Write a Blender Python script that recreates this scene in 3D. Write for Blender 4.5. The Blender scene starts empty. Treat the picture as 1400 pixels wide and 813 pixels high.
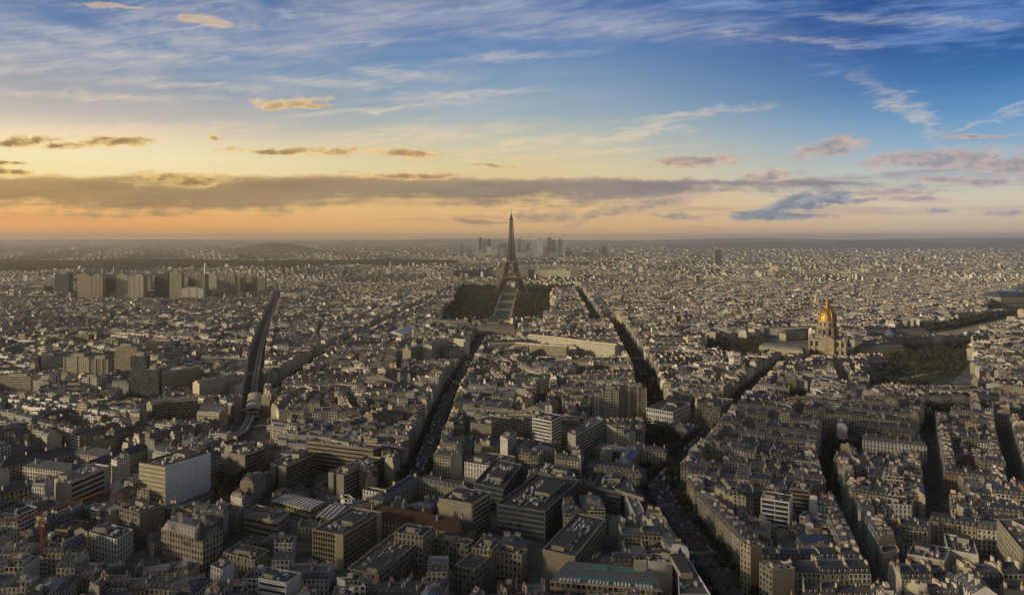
import bpy, bmesh, math, random
from mathutils import Vector, Matrix

random.seed(11)
R = math.radians
scene = bpy.context.scene
COL = scene.collection

# ------------------------------------------------------------------ camera
EYE_Z = 210.0          # observation deck
FPX = 960.0            # focal length in photo pixels (photo is 1400 wide)
HORIZON = 325.0
cam_d = bpy.data.cameras.new('camera')
cam = bpy.data.objects.new('camera', cam_d)
COL.objects.link(cam)
cam.location = (0, 0, EYE_Z)
cam.rotation_euler = (R(90), 0, 0)
cam_d.sensor_width = 36.0
cam_d.lens = 36.0 * FPX / 1400.0
cam_d.shift_y = -(406.5 - HORIZON) / 1400.0
cam_d.clip_start = 1.0
cam_d.clip_end = 120000.0
scene.camera = cam

scene.view_settings.view_transform = 'Standard'
scene.view_settings.look = 'None'
scene.view_settings.exposure = 0.0
scene.view_settings.gamma = 1.0
scene.view_settings.use_curve_mapping = False
scene.cycles.max_bounces = 4
scene.cycles.diffuse_bounces = 2
scene.cycles.glossy_bounces = 2
scene.cycles.volume_bounces = 2

# ------------------------------------------------------------------ light
SUN_AZ = -107.0         # degrees right of the viewing direction (+Y)
SUN_EL = 14.0
SUN_STRENGTH = 4.6
sun_d = bpy.data.lights.new('sun', 'SUN')
sun_d.energy = SUN_STRENGTH
sun_d.angle = R(5.0)
sun_d.color = (1.0, 0.82, 0.53)
sun = bpy.data.objects.new('sun', sun_d)
COL.objects.link(sun)
_sd = Vector((math.sin(R(SUN_AZ)) * math.cos(R(SUN_EL)), math.cos(R(SUN_AZ)) * math.cos(R(SUN_EL)), math.sin(R(SUN_EL))))
sun.rotation_euler = _sd.to_track_quat('Z', 'Y').to_euler()
sun.location = (-400, 100, 600)


def lin(c):
    o = []
    for v in c[:3]:
        v = v / 255.0
        o.append(v / 12.92 if v <= 0.04045 else ((v + 0.055) / 1.055) ** 2.4)
    return (o[0], o[1], o[2], 1.0)


# ------------------------------------------------------------------ sky
world = bpy.data.worlds.new('World')
scene.world = world
world.use_nodes = True
world.cycles.sampling_method = 'MANUAL'
world.cycles.sample_map_resolution = 512
WT = world.node_tree
WT.nodes.clear()


class S:
    """a shader socket with arithmetic"""
    def __init__(self, tree, sock):
        self.t = tree
        self.s = sock

    def _m(self, op, b=None, c=None, rev=False):
        n = self.t.nodes.new('ShaderNodeMath')
        n.operation = op
        ins = [self, b, c]
        if rev:
            ins = [b, self, c]
        for i, v in enumerate(ins):
            if v is None:
                continue
            if isinstance(v, S):
                self.t.links.new(v.s, n.inputs[i])
            else:
                n.inputs[i].default_value = v
        return S(self.t, n.outputs[0])

    def __add__(self, o): return self._m('ADD', o)
    def __radd__(self, o): return self._m('ADD', o)
    def __sub__(self, o): return self._m('SUBTRACT', o)
    def __rsub__(self, o): return self._m('SUBTRACT', o, rev=True)
    def __mul__(self, o): return self._m('MULTIPLY', o)
    def __rmul__(self, o): return self._m('MULTIPLY', o)
    def __truediv__(self, o): return self._m('DIVIDE', o)
    def abs(self): return self._m('ABSOLUTE')
    def min(self, o): return self._m('MINIMUM', o)
    def max(self, o): return self._m('MAXIMUM', o)
    def fract(self): return self._m('FRACT')
    def floor(self): return self._m('FLOOR')
    def lt(self, o): return self._m('LESS_THAN', o)
    def gt(self, o): return self._m('GREATER_THAN', o)
    def pow(self, o): return self._m('POWER', o)


def smooth(tree, x, a, b, lo=0.0, hi=1.0, kind='SMOOTHSTEP'):
    n = tree.nodes.new('ShaderNodeMapRange')
    n.interpolation_type = kind
    n.clamp = True if kind == 'LINEAR' else n.clamp
    for k, v in ((0, x), (1, a), (2, b), (3, lo), (4, hi)):
        if isinstance(v, S):
            tree.links.new(v.s, n.inputs[k])
        else:
            n.inputs[k].default_value = v
    return S(tree, n.outputs[0])


def ramp(tree, x, stops, interp='LINEAR'):
    n = tree.nodes.new('ShaderNodeValToRGB')
    n.color_ramp.interpolation = interp
    el = n.color_ramp.elements
    while len(el) > 1:
        el.remove(el[-1])
    el[0].position = stops[0][0]
    el[0].color = stops[0][1]
    for p, c in stops[1:]:
        e = el.new(p)
        e.color = c
    tree.links.new(x.s, n.inputs[0])
    return S(tree, n.outputs[0])


def mixc(tree, f, a, b, blend='MIX'):
    n = tree.nodes.new('ShaderNodeMix')
    n.data_type = 'RGBA'
    n.blend_type = blend
    n.clamp_factor = True
    for k, v in ((0, f), (6, a), (7, b)):
        if isinstance(v, S):
            tree.links.new(v.s, n.inputs[k])
        elif k == 0:
            n.inputs[k].default_value = v
        else:
            n.inputs[k].default_value = v if len(v) == 4 else (*v, 1)
    return S(tree, n.outputs[2])


def comb(tree, x, y, z=0.0):
    n = tree.nodes.new('ShaderNodeCombineXYZ')
    for k, v in enumerate((x, y, z)):
        if isinstance(v, S):
            tree.links.new(v.s, n.inputs[k])
        else:
            n.inputs[k].default_value = v
    return S(tree, n.outputs[0])


def vm(tree, op, a, b=None):
    n = tree.nodes.new('ShaderNodeVectorMath')
    n.operation = op
    for k, v in enumerate((a, b)):
        if v is None:
            continue
        if isinstance(v, S):
            tree.links.new(v.s, n.inputs[k])
        else:
            n.inputs[k].default_value = v
    return S(tree, n.outputs['Value'] if op == 'LENGTH' else n.outputs[0])


def noise(tree, vec, scale=1.0, detail=4.0, rough=0.55, dist=0.0, col=False):
    n = tree.nodes.new('ShaderNodeTexNoise')
    tree.links.new(vec.s, n.inputs['Vector'])
    n.inputs['Scale'].default_value = scale
    n.inputs['Detail'].default_value = detail
    n.inputs['Roughness'].default_value = rough
    n.inputs['Distortion'].default_value = dist
    return S(tree, n.outputs[1 if col else 0])


def pu(px): return (px - 700.0) / FPX
def pv(py): return (HORIZON - py) / FPX


def build_sky():
    t = WT
    tc = t.nodes.new('ShaderNodeTexCoord')
    sep = t.nodes.new('ShaderNodeSeparateXYZ')
    t.links.new(tc.outputs['Generated'], sep.inputs[0])
    x, y, z = (S(t, sep.outputs[i]) for i in range(3))
    hyp = (x * x + y * y).pow(0.5).max(0.0001)
    az = x._m('ARCTAN2', y)
    el = z / hyp                                    # tangent of the elevation
    # --- clear sky: three elevation ramps by bearing
    KR = 1.7                                        # ramp spans elevation tangents -0.02 .. KR
    rx = (el + 0.02) / KR

    def col_ramp(rows, cosaz, zenith):
        st = [(0.0, lin(rows[0][1]))]
        for py, c in rows:
            st.append(((pv(py) * cosaz + 0.02) / KR, lin(c)))
        st.append((0.55, lin(zenith[0])))
        st.append((1.0, lin(zenith[1])))
        return ramp(t, rx, st)
    left = col_ramp([(325, (250, 170, 88)), (305, (252, 176, 90)), (262, (250, 204, 128)), (232, (255, 232, 170)),
                     (205, (255, 238, 190)), (175, (248, 224, 186)), (150, (204, 192, 180)), (110, (164, 166, 172)),
                     (60, (126, 148, 178)), (0, (88, 122, 170))], 0.81, ((44, 60, 88), (26, 36, 54)))
    mid = col_ramp([(325, (238, 186, 124)), (300, (236, 188, 124)), (270, (234, 198, 136)), (228, (226, 208, 160)),
                    (190, (196, 196, 176)), (150, (150, 172, 186)), (110, (124, 156, 186)), (60, (98, 134, 182)),
                    (0, (72, 110, 168))], 1.0, ((38, 54, 84), (24, 36, 56)))
    right = col_ramp([(325, (210, 184, 166)), (305, (218, 192, 164)), (270, (216, 205, 180)), (230, (182, 198, 200)),
                      (195, (142, 176, 202)), (150, (98, 150, 196)), (100, (58, 114, 174)), (50, (34, 86, 156)),
                      (0, (24, 70, 142))], 0.81, ((24, 42, 76), (20, 32, 52)))
    back = ramp(t, rx, [(0.0, lin((140, 134, 128))), (0.1, lin((126, 122, 120))), (0.35, lin((98, 99, 103))), (0.7, lin((58, 62, 72))), (1.0, lin((38, 44, 58)))])
    c = mixc(t, smooth(t, az, -0.62, 0.0), left, mid)
    c = mixc(t, smooth(t, az, 0.0, 0.62), c, right)
    fr = smooth(t, az, 0.75, 1.7)
    fl = smooth(t, az, -1.55, -2.5)
    c = mixc(t, fr, c, back)
    c = mixc(t, fl, c, back)
    # a little of the physical sky over it
    sk = t.nodes.new('ShaderNodeTexSky')
    sk.sky_type = 'NISHITA'
    sk.sun_disc = False
    sk.sun_elevation = R(SUN_EL)
    sk.sun_rotation = R(SUN_AZ)
    sk.altitude = 200
    sk.air_density = 1.0
    sk.dust_density = 1.5
    phys = mixc(t, 1.0, S(t, sk.outputs[0]), (0.075, 0.075, 0.075, 1), 'MULTIPLY')
    c = mixc(t, 0.06, c, phys)

    # --- clouds, on the flat sheet of directions in front of the city (u, v)
    front = (y.abs() + 0.0).max(0.08)
    u = x / front
    v = z / front
    above = smooth(t, v, -0.002, 0.004)
    P = comb(t, u, v, 0.0)
    wn = noise(t, comb(t, u * 9.0, v * 22.0, 3.3), 1.0, 5.0, 0.6, col=True)
    warp = vm(t, 'MULTIPLY', vm(t, 'SUBTRACT', wn, (0.5, 0.5, 0.5)), (0.10, 0.030, 0.0))
    Q = vm(t, 'ADD', P, warp)

    def blobs(lst, src):
        acc = None
        for (px, py, rx_, ry_, rot) in lst:
            d = vm(t, 'SUBTRACT', src, (pu(px), pv(py), 0))
            if rot:
                vr = t.nodes.new('ShaderNodeVectorRotate')
                vr.rotation_type = 'Z_AXIS'
                vr.inputs['Angle'].default_value = R(-rot)
                t.links.new(d.s, vr.inputs['Vector'])
                d = S(t, vr.outputs[0])
            d = vm(t, 'MULTIPLY', d, (FPX / rx_, FPX / ry_, 0))
            ln = vm(t, 'LENGTH', d)
            acc = ln if acc is None else acc.min(ln)
        return acc

    # high cirrus: long stretched streaks, thicker in some patches
    st1 = noise(t, comb(t, u * 2.6 + v * 3.0, v * 26.0 - u * 2.2, 1.7), 1.0, 6.0, 0.62, 0.7)
    st2 = noise(t, comb(t, u * 9.0 + v * 8.0, v * 75.0 - u * 9.0, 9.7), 1.0, 5.0, 0.65, 0.9)
    patch = noise(t, comb(t, u * 2.2, v * 5.5, 6.1), 1.0, 3.0, 0.5)
    ci = smooth(t, st1 * 0.62 + st2 * 0.38 + (patch - 0.5) * 0.7, 0.50, 0.78)
    hi = smooth(t, v, pv(215), pv(120))
    ci = ci * hi * above
    cic = ramp(t, smooth(t, u, -0.75, 0.75, kind='LINEAR'), [(0.0, lin((205, 196, 188))), (0.35, lin((186, 190, 200))), (0.6, lin((150, 172, 205))), (1.0, lin((110, 150, 205)))])
    c = mixc(t, ci * 0.80, c, cic)
    vl = noise(t, comb(t, u * 3.2 + v * 4.0, v * 13.0 - u * 1.6, 21.0), 1.0, 6.0, 0.66, 0.5)
    vm_ = smooth(t, vl, 0.36, 0.70) * smooth(t, u, 0.34, -0.3) * smooth(t, v, pv(200), pv(130)) * above
    c = mixc(t, vm_ * smooth(t, st2, 0.3, 0.65, 0.3, 0.62), c, lin((196, 190, 188)))
    # named streaks
    wn2 = noise(t, comb(t, u * 14.0, v * 50.0 - u * 6.0, 5.5), 1.0, 6.0, 0.65, 0.6, col=True)
    Qs = vm(t, 'ADD', P, vm(t, 'MULTIPLY', vm(t, 'SUBTRACT', wn2, (0.5, 0.5, 0.5)), (0.20, 0.034, 0.0)))
    sd = blobs([(440, 113, 95, 6, -3), (215, 176, 150, 8, 1), (870, 180, 95, 8, 12), (1238, 146, 62, 14, -38), (1375, 158, 60, 5, 20),
                (545, 100, 70, 7, -6), (700, 78, 90, 5, 4), (820, 30, 190, 20, -4), (990, 45, 70, 8, -6), (60, 62, 150, 5, 2), (200, 78, 150, 6, -3),
                (1195, 26, 90, 6, -4), (600, 18, 120, 7, 6), (300, 60, 120, 7, -6), (90, 92, 110, 6, 3), (960, 155, 90, 4, 6),
                (580, 185, 130, 14, 4), (700, 200, 90, 8, 10), (250, 115, 130, 5, -3), (760, 212, 150, 4, 4)], Qs)
    stv = noise(t, comb(t, u * 12.0, v * 70.0 - u * 10.0, 2.2), 1.0, 5.0, 0.65, 0.5)
    sd = sd.min(blobs([(250, 40, 130, 4, 2), (60, 40, 110, 5, -3), (470, 60, 120, 5, 5), (640, 130, 110, 4, 3), (120, 130, 150, 5, -2), (700, 44, 120, 12, -3), (420, 20, 90, 4, -8), (1300, 30, 80, 6, -5), (1110, 55, 90, 5, -5), (520, 150, 120, 5, 4)], Qs))
    fib = noise(t, comb(t, u * 16.0 + v * 10.0, v * 150.0 - u * 22.0, 3.2), 1.0, 4.0, 0.7, 0.4)
    sm = smooth(t, sd + (stv - 0.5) * 2.2, 1.75, -0.1) * above
    scol = ramp(t, smooth(t, v, 0.06, 0.33, kind='LINEAR'), [(0.0, lin((254, 214, 150))), (0.4, lin((246, 222, 186))), (0.65, lin((220, 206, 192))), (1.0, lin((176, 184, 202)))])
    c = mixc(t, sm * smooth(t, stv * 0.5 + fib * 0.5, 0.34, 0.66, 0.08, 0.72), c, scol)

    # the long dark bank low over the horizon
    nb = noise(t, comb(t, u * 5.0, v * 16.0, 8.8), 1.0, 6.0, 0.6)
    nb2 = noise(t, comb(t, u * 30.0, v * 70.0, 4.8), 1.0, 5.0, 0.62)
    wig = (nb - 0.5) * 0.034 + (nb2 - 0.5) * 0.026
    top = smooth(t, u, -0.35, 0.5, pv(237), pv(243), 'LINEAR') + smooth(t, u, 0.38, 0.75, 0.0, 0.030)
    bot = smooth(t, u, -0.8, -0.1, pv(292), pv(283), 'LINEAR') + smooth(t, u, 0.12, 0.42, 0.0, pv(258) - pv(283))
    nb3 = noise(t, comb(t, u * 4.0, v * 90.0, 15.0), 1.0, 6.0, 0.62)
    m = smooth(t, top - v + wig * 0.6, 0.0, 0.008) * smooth(t, v - bot + wig * 1.6 + (nb3 - 0.5) * 0.05, -0.008, 0.018)
    m = m * smooth(t, nb3 + smooth(t, u, 0.18, 0.6, 0.14, -0.12), 0.30, 0.48, 0.45, 1.0)
    bandc = ramp(t, smooth(t, u, -0.75, 0.75, kind='LINEAR'), [(0.0, lin((176, 140, 92))), (0.3, lin((160, 136, 104))), (0.5, lin((146, 132, 118))), (0.75, lin((148, 140, 150))), (1.0, lin((156, 150, 165)))])
    edge = smooth(t, top - v + wig * 0.55, 0.016, 0.0)
    rim = ramp(t, smooth(t, u, -0.75, 0.75, kind='LINEAR'), [(0.0, lin((252, 206, 120))), (0.35, lin((226, 186, 128))), (0.6, lin((168, 152, 140))), (1.0, lin((190, 165, 165)))])
    bc = mixc(t, edge * smooth(t, nb2, 0.35, 0.62) * 0.75, bandc, rim)
    dark = smooth(t, noise(t, comb(t, u * 7.0, v * 45.0, 12.0), 1.0, 5.0, 0.6), 0.38, 0.68)
    bc = mixc(t, dark * 0.6, bc, mixc(t, 1.0, bc, (0.66, 0.66, 0.70, 1), 'MULTIPLY'))
    c = mixc(t, m * 0.94, c, bc)
    # thin veils between the bank and the horizon
    veil = smooth(t, noise(t, comb(t, u * 3.0, v * 60.0, 2.9), 1.0, 5.0, 0.55), 0.52, 0.68) * smooth(t, v, pv(262), pv(278)) * smooth(t, v, pv(322), pv(308))
    veilc = ramp(t, smooth(t, u, -0.75, 0.75, kind='LINEAR'), [(0.0, lin((230, 160, 96))), (0.5, lin((196, 158, 124))), (1.0, lin((176, 164, 168)))])
    c = mixc(t, veil * 0.65, c, veilc)

    # separate puffs
    pd = blobs([(388, 141, 44, 7, 2), (425, 147, 26, 4, -4), (30, 195, 66, 9, 1), (90, 200, 30, 5, 0), (160, 193, 46, 7, 4), (375, 207, 58, 5, 0), (465, 207, 30, 6, 0), (553, 209, 46, 6, -3),
                (5, 237, 26, 6, 0), (15, 224, 20, 2.5, 0), (667, 227, 28, 3, 0), (1132, 203, 42, 13, 6), (955, 221, 52, 7, 4), (1290, 218, 105, 15, 3), (1380, 226, 60, 16, 0),
                (1060, 237, 40, 8, 0), (1180, 272, 40, 5, 3), (1250, 273, 40, 4, 0), (1340, 185, 40, 3, 2), (760, 296, 70, 11, -4), (735, 300, 30, 8, 0),
                (660, 302, 55, 5, 0), (840, 290, 70, 8, 8), (900, 280, 60, 9, 8), (930, 295, 50, 5, 3), (1370, 287, 45, 5, 3), (1275, 286, 22, 4, 0), (1135, 294, 20, 3, 0), (1215, 262, 60, 5, 0), (1330, 250, 70, 5, 0),
                (285, 33, 44, 6, -4), (262, 28, 24, 4, 0), (152, 8, 34, 4, -3), (250, 245, 60, 8, 0), (560, 240, 70, 5, 0), (304, 189, 10, 3, 0)], Q)
    pn = noise(t, comb(t, u * 34.0, v * 80.0, 7.3), 1.0, 7.0, 0.66)
    pn_up = noise(t, comb(t, u * 34.0 - 0.35, v * 80.0 + 0.55, 7.3), 1.0, 4.0, 0.6)
    pm = smooth(t, pd * 0.84 + (pn - 0.5) * 2.3, 1.24, 0.42) * above
    lit = smooth(t, (pn - pn_up) * 2.4 + 0.5, 0.25, 0.8)
    core = smooth(t, pd, 0.15, 1.0)
    pdark = ramp(t, smooth(t, u, -0.75, 0.75, kind='LINEAR'), [(0.0, lin((138, 108, 66))), (0.38, lin((164, 130, 92))), (0.55, lin((172, 146, 122))), (0.75, lin((138, 143, 156))), (1.0, lin((156, 151, 158)))])
    plit = ramp(t, smooth(t, u, -0.75, 0.75, kind='LINEAR'), [(0.0, lin((255, 220, 130))), (0.4, lin((250, 206, 138))), (0.6, lin((222, 186, 150))), (0.8, lin((212, 184, 168))), (1.0, lin((204, 180, 174)))])
    pc = mixc(t, (lit * 0.55 + core * core * 0.6), pdark, plit)
    whiter = smooth(t, v, pv(165), pv(125))
    pc = mixc(t, whiter * 0.62, pc, lin((240, 208, 164)))
    c = mixc(t, pm * smooth(t, v, pv(120), pv(60), 0.9, 0.62), c, pc)
    # the one heavy blue-grey cloud low on the right
    gd = blobs([(1100, 277, 62, 14, 12), (1050, 290, 50, 10, 6), (1140, 270, 36, 7, 0), (1080, 297, 58, 6, 0)], Q)
    gm = smooth(t, gd + (pn - 0.5) * 1.5, 1.22, 0.52) * above
    gc = mixc(t, lit * 0.8 + smooth(t, gd, 0.4, 1.1) * 0.2, lin((122, 132, 150)), lin((160, 164, 174)))
    c = mixc(t, gm * 0.95, c, gc)

    # below the horizon: the colour of far hazy land
    c = mixc(t, smooth(t, z, -0.03, -0.002), lin((70, 70, 72)), c)
    bg = t.nodes.new('ShaderNodeBackground')
    t.links.new(c.s, bg.inputs[0])
    bg.inputs[1].default_value = 1.0
    out = t.nodes.new('ShaderNodeOutputWorld')
    t.links.new(bg.outputs[0], out.inputs[0])


build_sky()


def build_sun_blockers():
    """unseen cloud-shaped blockers added on the sunward side to shade the near streets"""
    rnd = random.Random(17)
    bm = bmesh.new()
    alt = 640.0
    k = alt / _sd.z
    for i in range(190):
        gx, gy = rnd.uniform(-560, 1500), rnd.uniform(330, 1600)
        lim = 740 + max(0.0, gx) * 0.42 + max(0.0, gx - 750) * 0.6
        if gy > lim or (gy > lim - 150 and rnd.random() < 0.5) or abs(gx) > 0.8 * gy + 130 or (-360 < gx < -60 and 440 < gy < 690):
            continue
        c = Vector((gx + _sd.x * k, gy + _sd.y * k, alt + rnd.uniform(-25, 40)))
        r = rnd.uniform(34, 78)
        m = Matrix.Translation(c) @ Matrix.Diagonal((r * rnd.uniform(0.9, 1.5), r, r * 0.42, 1.0))
        g = bmesh.ops.create_icosphere(bm, subdivisions=3, radius=1.0, matrix=m)
        for v in g['verts']:
            d = (v.co - c)
            v.co += d * (0.16 * math.sin(d.x * 0.11 + i) * math.sin(d.y * 0.13) + 0.1 * math.sin(d.z * 0.3 + d.x * 0.05))
    me = bpy.data.meshes.new('sun_blockers')
    bm.to_mesh(me)
    bm.free()
    mt = bpy.data.materials.new('blocker_white')
    mt.use_nodes = True
    p = mt.node_tree.nodes['Principled BSDF']
    p.inputs['Base Color'].default_value = (0.8, 0.8, 0.8, 1)
    p.inputs['Roughness'].default_value = 1.0
    me.materials.append(mt)
    for f in me.polygons:
        f.use_smooth = True
    o = bpy.data.objects.new('sun_blockers', me)  # added out of view, only to dim the sun on near and right streets
    COL.objects.link(o)
    o['kind'] = 'structure'


build_sun_blockers()

# ================================================================== materials
def new_mat(name):
    m = bpy.data.materials.new(name)
    m.use_nodes = True
    t = m.node_tree
    p = t.nodes['Principled BSDF']
    return m, t, p


def attr(t, name):
    n = t.nodes.new('ShaderNodeAttribute')
    n.attribute_name = name
    return S(t, n.outputs['Fac'])


def objpos(t):
    n = t.nodes.new('ShaderNodeNewGeometry')
    return S(t, n.outputs['Position'])


def plain(name, col, rough=0.8, metal=0.0, var=0.15, scale=0.4, spec=0.3):
    m, t, p = new_mat(name)
    n = noise(t, objpos(t), scale, 4.0, 0.6)
    lo = tuple(c * (1 - var) for c in col)
    hi = tuple(min(1, c * (1 + var)) for c in col)
    c = mixc(t, smooth(t, n, 0.3, 0.7), lo, hi)
    t.links.new(c.s, p.inputs['Base Color'])
    p.inputs['Roughness'].default_value = rough
    p.inputs['Metallic'].default_value = metal
    p.inputs['Specular IOR Level'].default_value = spec
    return m


WALL_RAMP = [(0.00, (0.35, 0.32, 0.22, 1)), (0.15, (0.44, 0.40, 0.29, 1)), (0.30, (0.28, 0.26, 0.19, 1)), (0.45, (0.52, 0.49, 0.39, 1)),
             (0.60, (0.62, 0.59, 0.53, 1)), (0.72, (0.21, 0.195, 0.15, 1)), (0.82, (0.40, 0.33, 0.19, 1)), (0.92, (0.26, 0.15, 0.10, 1)), (0.97, (0.70, 0.69, 0.66, 1))]
TONE_WORDS = ['sandy', 'cream', 'dull beige', 'pale cream', 'off-white', 'grey-brown', 'ochre', 'brick-brown', 'white']


def make_wall(name, wx=0.27, wy=0.33, trim=True, stops=None):
    """facade: windows in bay/floor units of the UV map, only where the face attribute win is 1"""
    m, t, p = new_mat(name)
    uvn = t.nodes.new('ShaderNodeUVMap')
    sep = t.nodes.new('ShaderNodeSeparateXYZ')
    t.links.new(uvn.outputs[0], sep.inputs[0])
    u, v = S(t, sep.outputs[0]), S(t, sep.outputs[1])
    tone, win = attr(t, 'tone'), attr(t, 'win')
    stone = ramp(t, tone, stops or WALL_RAMP, 'CONSTANT')
    pos = objpos(t)
    n = noise(t, pos, 0.16, 4.0, 0.65)
    stone = mixc(t, smooth(t, n, 0.3, 0.72) * 0.45, stone, mixc(t, 1.0, stone, (0.62, 0.58, 0.52, 1), 'MULTIPLY'))
    blind = mixc(t, smooth(t, noise(t, pos, 0.05, 3.0, 0.6), 0.42, 0.6) * (1.0 - win) * 0.4, stone, (0.30, 0.26, 0.21, 1))
    fu, fv = u.fract(), v.fract()
    hn = t.nodes.new('ShaderNodeTexWhiteNoise')
    hn.noise_dimensions = '1D'
    t.links.new((tone * 997.0).s, hn.inputs['W'])
    hsh = S(t, hn.outputs[0])
    wxv = hsh * 0.13 + (wx - 0.07)
    wmask = (fu - 0.5).abs().lt(wxv) * (fv - 0.52).abs().lt(wy) * win
    fmask = (fu - 0.5).abs().lt(wx + 0.10) * (fv - 0.52).abs().lt(wy + 0.09) * win
    wn = t.nodes.new('ShaderNodeTexWhiteNoise')
    wn.noise_dimensions = '3D'
    t.links.new(comb(t, u.floor(), v.floor(), tone * 37.0).s, wn.inputs['Vector'])
    rnd = S(t, wn.outputs[0])
    c = blind
    if trim:
        c = mixc(t, fmask * 0.35, c, (0.55, 0.52, 0.46, 1))
        bal = (fv.lt(0.10) + 0.0) * win * v.gt(0.9)
        rowf = (v.floor() - 2.0).abs().lt(0.5) + (v.floor() - 5.0).abs().lt(0.5)
        c = mixc(t, bal * (rowf * 0.6 + 0.12), c, (0.05, 0.05, 0.05, 1))
        shop = v.lt(1.0) * win
        c = mixc(t, shop * 0.55, c, (0.09, 0.08, 0.07, 1))
    glass = mixc(t, rnd.pow(2.5), (0.020, 0.022, 0.026, 1), (0.22, 0.20, 0.17, 1))
    strc = fv.lt(0.05) * win
    c = mixc(t, strc * 0.35 * hsh, c, (0.12, 0.10, 0.08, 1))
    c = mixc(t, wmask, c, glass)
    t.links.new(c.s, p.inputs['Base Color'])
    rg = smooth(t, wmask, 0.0, 1.0, 0.85, 0.22, 'LINEAR')
    t.links.new(rg.s, p.inputs['Roughness'])
    p.inputs['Specular IOR Level'].default_value = 0.4
    return m


def make_roof(name, stops, rough=0.5, uvdormer=False, seams=False, scale=0.12, spec=0.5, metal=0.0):
    m, t, p = new_mat(name)
    tone = attr(t, 'tone')
    wn = t.nodes.new('ShaderNodeTexWhiteNoise')
    wn.noise_dimensions = '1D'
    t.links.new((tone * 91.7).s, wn.inputs['W'])
    c = ramp(t, S(t, wn.outputs[0]), stops)
    pos = objpos(t)
    n = noise(t, pos, scale, 4.0, 0.65)
    c = mixc(t, smooth(t, n, 0.35, 0.7) * 0.6, c, mixc(t, 1.0, c, (0.6, 0.6, 0.62, 1), 'MULTIPLY'))
    n2 = noise(t, pos, 0.9, 2.0, 0.5)
    c = mixc(t, smooth(t, n2, 0.62, 0.72) * 0.5, c, mixc(t, 1.0, c, (1.9, 1.85, 1.75, 1), 'MULTIPLY'))
    if uvdormer:
        uvn = t.nodes.new('ShaderNodeUVMap')
        sep = t.nodes.new('ShaderNodeSeparateXYZ')
        t.links.new(uvn.outputs[0], sep.inputs[0])
        u, v = S(t, sep.outputs[0]), S(t, sep.outputs[1])
        win = attr(t, 'win')
        fu = u.fract()
        fr = (fu - 0.5).abs().lt(0.24) * (v - 0.45).abs().lt(0.34) * win
        wi = (fu - 0.5).abs().lt(0.14) * (v - 0.45).abs().lt(0.24) * win
        c = mixc(t, fr, c, (0.42, 0.40, 0.36, 1))
        c = mixc(t, wi, c, (0.02, 0.022, 0.026, 1))
    t.links.new(c.s, p.inputs['Base Color'])
    p.inputs['Roughness'].default_value = rough
    p.inputs['Metallic'].default_value = metal
    p.inputs['Specular IOR Level'].default_value = spec
    return m


MAT = {}
MAT['wall'] = make_wall('stone_facade')
GLASS_RAMP = [(0.0, (0.10, 0.12, 0.14, 1)), (0.25, (0.13, 0.19, 0.24, 1)), (0.42, (0.26, 0.33, 0.38, 1)), (0.58, (0.42, 0.49, 0.53, 1)), (0.7, (0.06, 0.08, 0.10, 1)), (0.8, (0.24, 0.20, 0.16, 1)), (0.95, (0.60, 0.62, 0.62, 1))]
MAT['glasstower'] = make_wall('tower_glazing', 0.30, 0.25, trim=False, stops=GLASS_RAMP)
MAT['office'] = make_wall('modern_facade', 0.36, 0.26, trim=False)
MAT['zinc'] = make_roof('zinc_roof', [(0, (0.06, 0.066, 0.076, 1)), (0.4, (0.095, 0.10, 0.112, 1)), (0.7, (0.042, 0.046, 0.054, 1)), (0.92, (0.19, 0.20, 0.21, 1)), (1, (0.10, 0.08, 0.065, 1))], 0.42)
MAT['slate'] = make_roof('slate_roof', [(0, (0.040, 0.044, 0.054, 1)), (0.6, (0.062, 0.066, 0.076, 1)), (1, (0.085, 0.08, 0.08, 1))], 0.5, uvdormer=True)
MAT['flat'] = make_roof('flat_roof', [(0, (0.10, 0.095, 0.088, 1)), (0.3, (0.055, 0.053, 0.05, 1)), (0.55, (0.22, 0.21, 0.19, 1)), (0.8, (0.075, 0.072, 0.068, 1)), (0.93, (0.40, 0.39, 0.36, 1)), (1, (0.06, 0.075, 0.045, 1))], 0.9, spec=0.2, scale=0.22)
MAT['tile'] = make_roof('clay_tile_roof', [(0, (0.10, 0.058, 0.044, 1)), (1, (0.075, 0.05, 0.042, 1))], 0.8, spec=0.2)
MAT['chim'] = make_roof('chimney_render', [(0, (0.50, 0.44, 0.34, 1)), (0.35, (0.60, 0.56, 0.48, 1)), (0.6, (0.36, 0.28, 0.2, 1)), (0.8, (0.66, 0.63, 0.58, 1)), (1, (0.28, 0.16, 0.11, 1))], 0.85, spec=0.2)
MAT['pot'] = plain('terracotta', (0.20, 0.11, 0.07), 0.8)
MAT['trim'] = plain('white_trim', (0.56, 0.54, 0.50), 0.6)
MAT['glass'] = plain('dark_glass', (0.022, 0.026, 0.032), 0.14, spec=0.6)
MAT['glass_blue'] = plain('blue_grey_glass', (0.045, 0.06, 0.075), 0.14, spec=0.7)
MAT['skylight'] = plain('skylight_glass', (0.32, 0.36, 0.40), 0.12, spec=0.8)
MAT['lightmetal'] = plain('pale_metal', (0.5, 0.5, 0.49), 0.45, 0.3)
MAT['greymetal'] = plain('grey_metal', (0.18, 0.185, 0.19), 0.5, 0.3)
MAT['white'] = plain('white_paint', (0.72, 0.73, 0.73), 0.6, scale=0.12, var=0.13)
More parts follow.
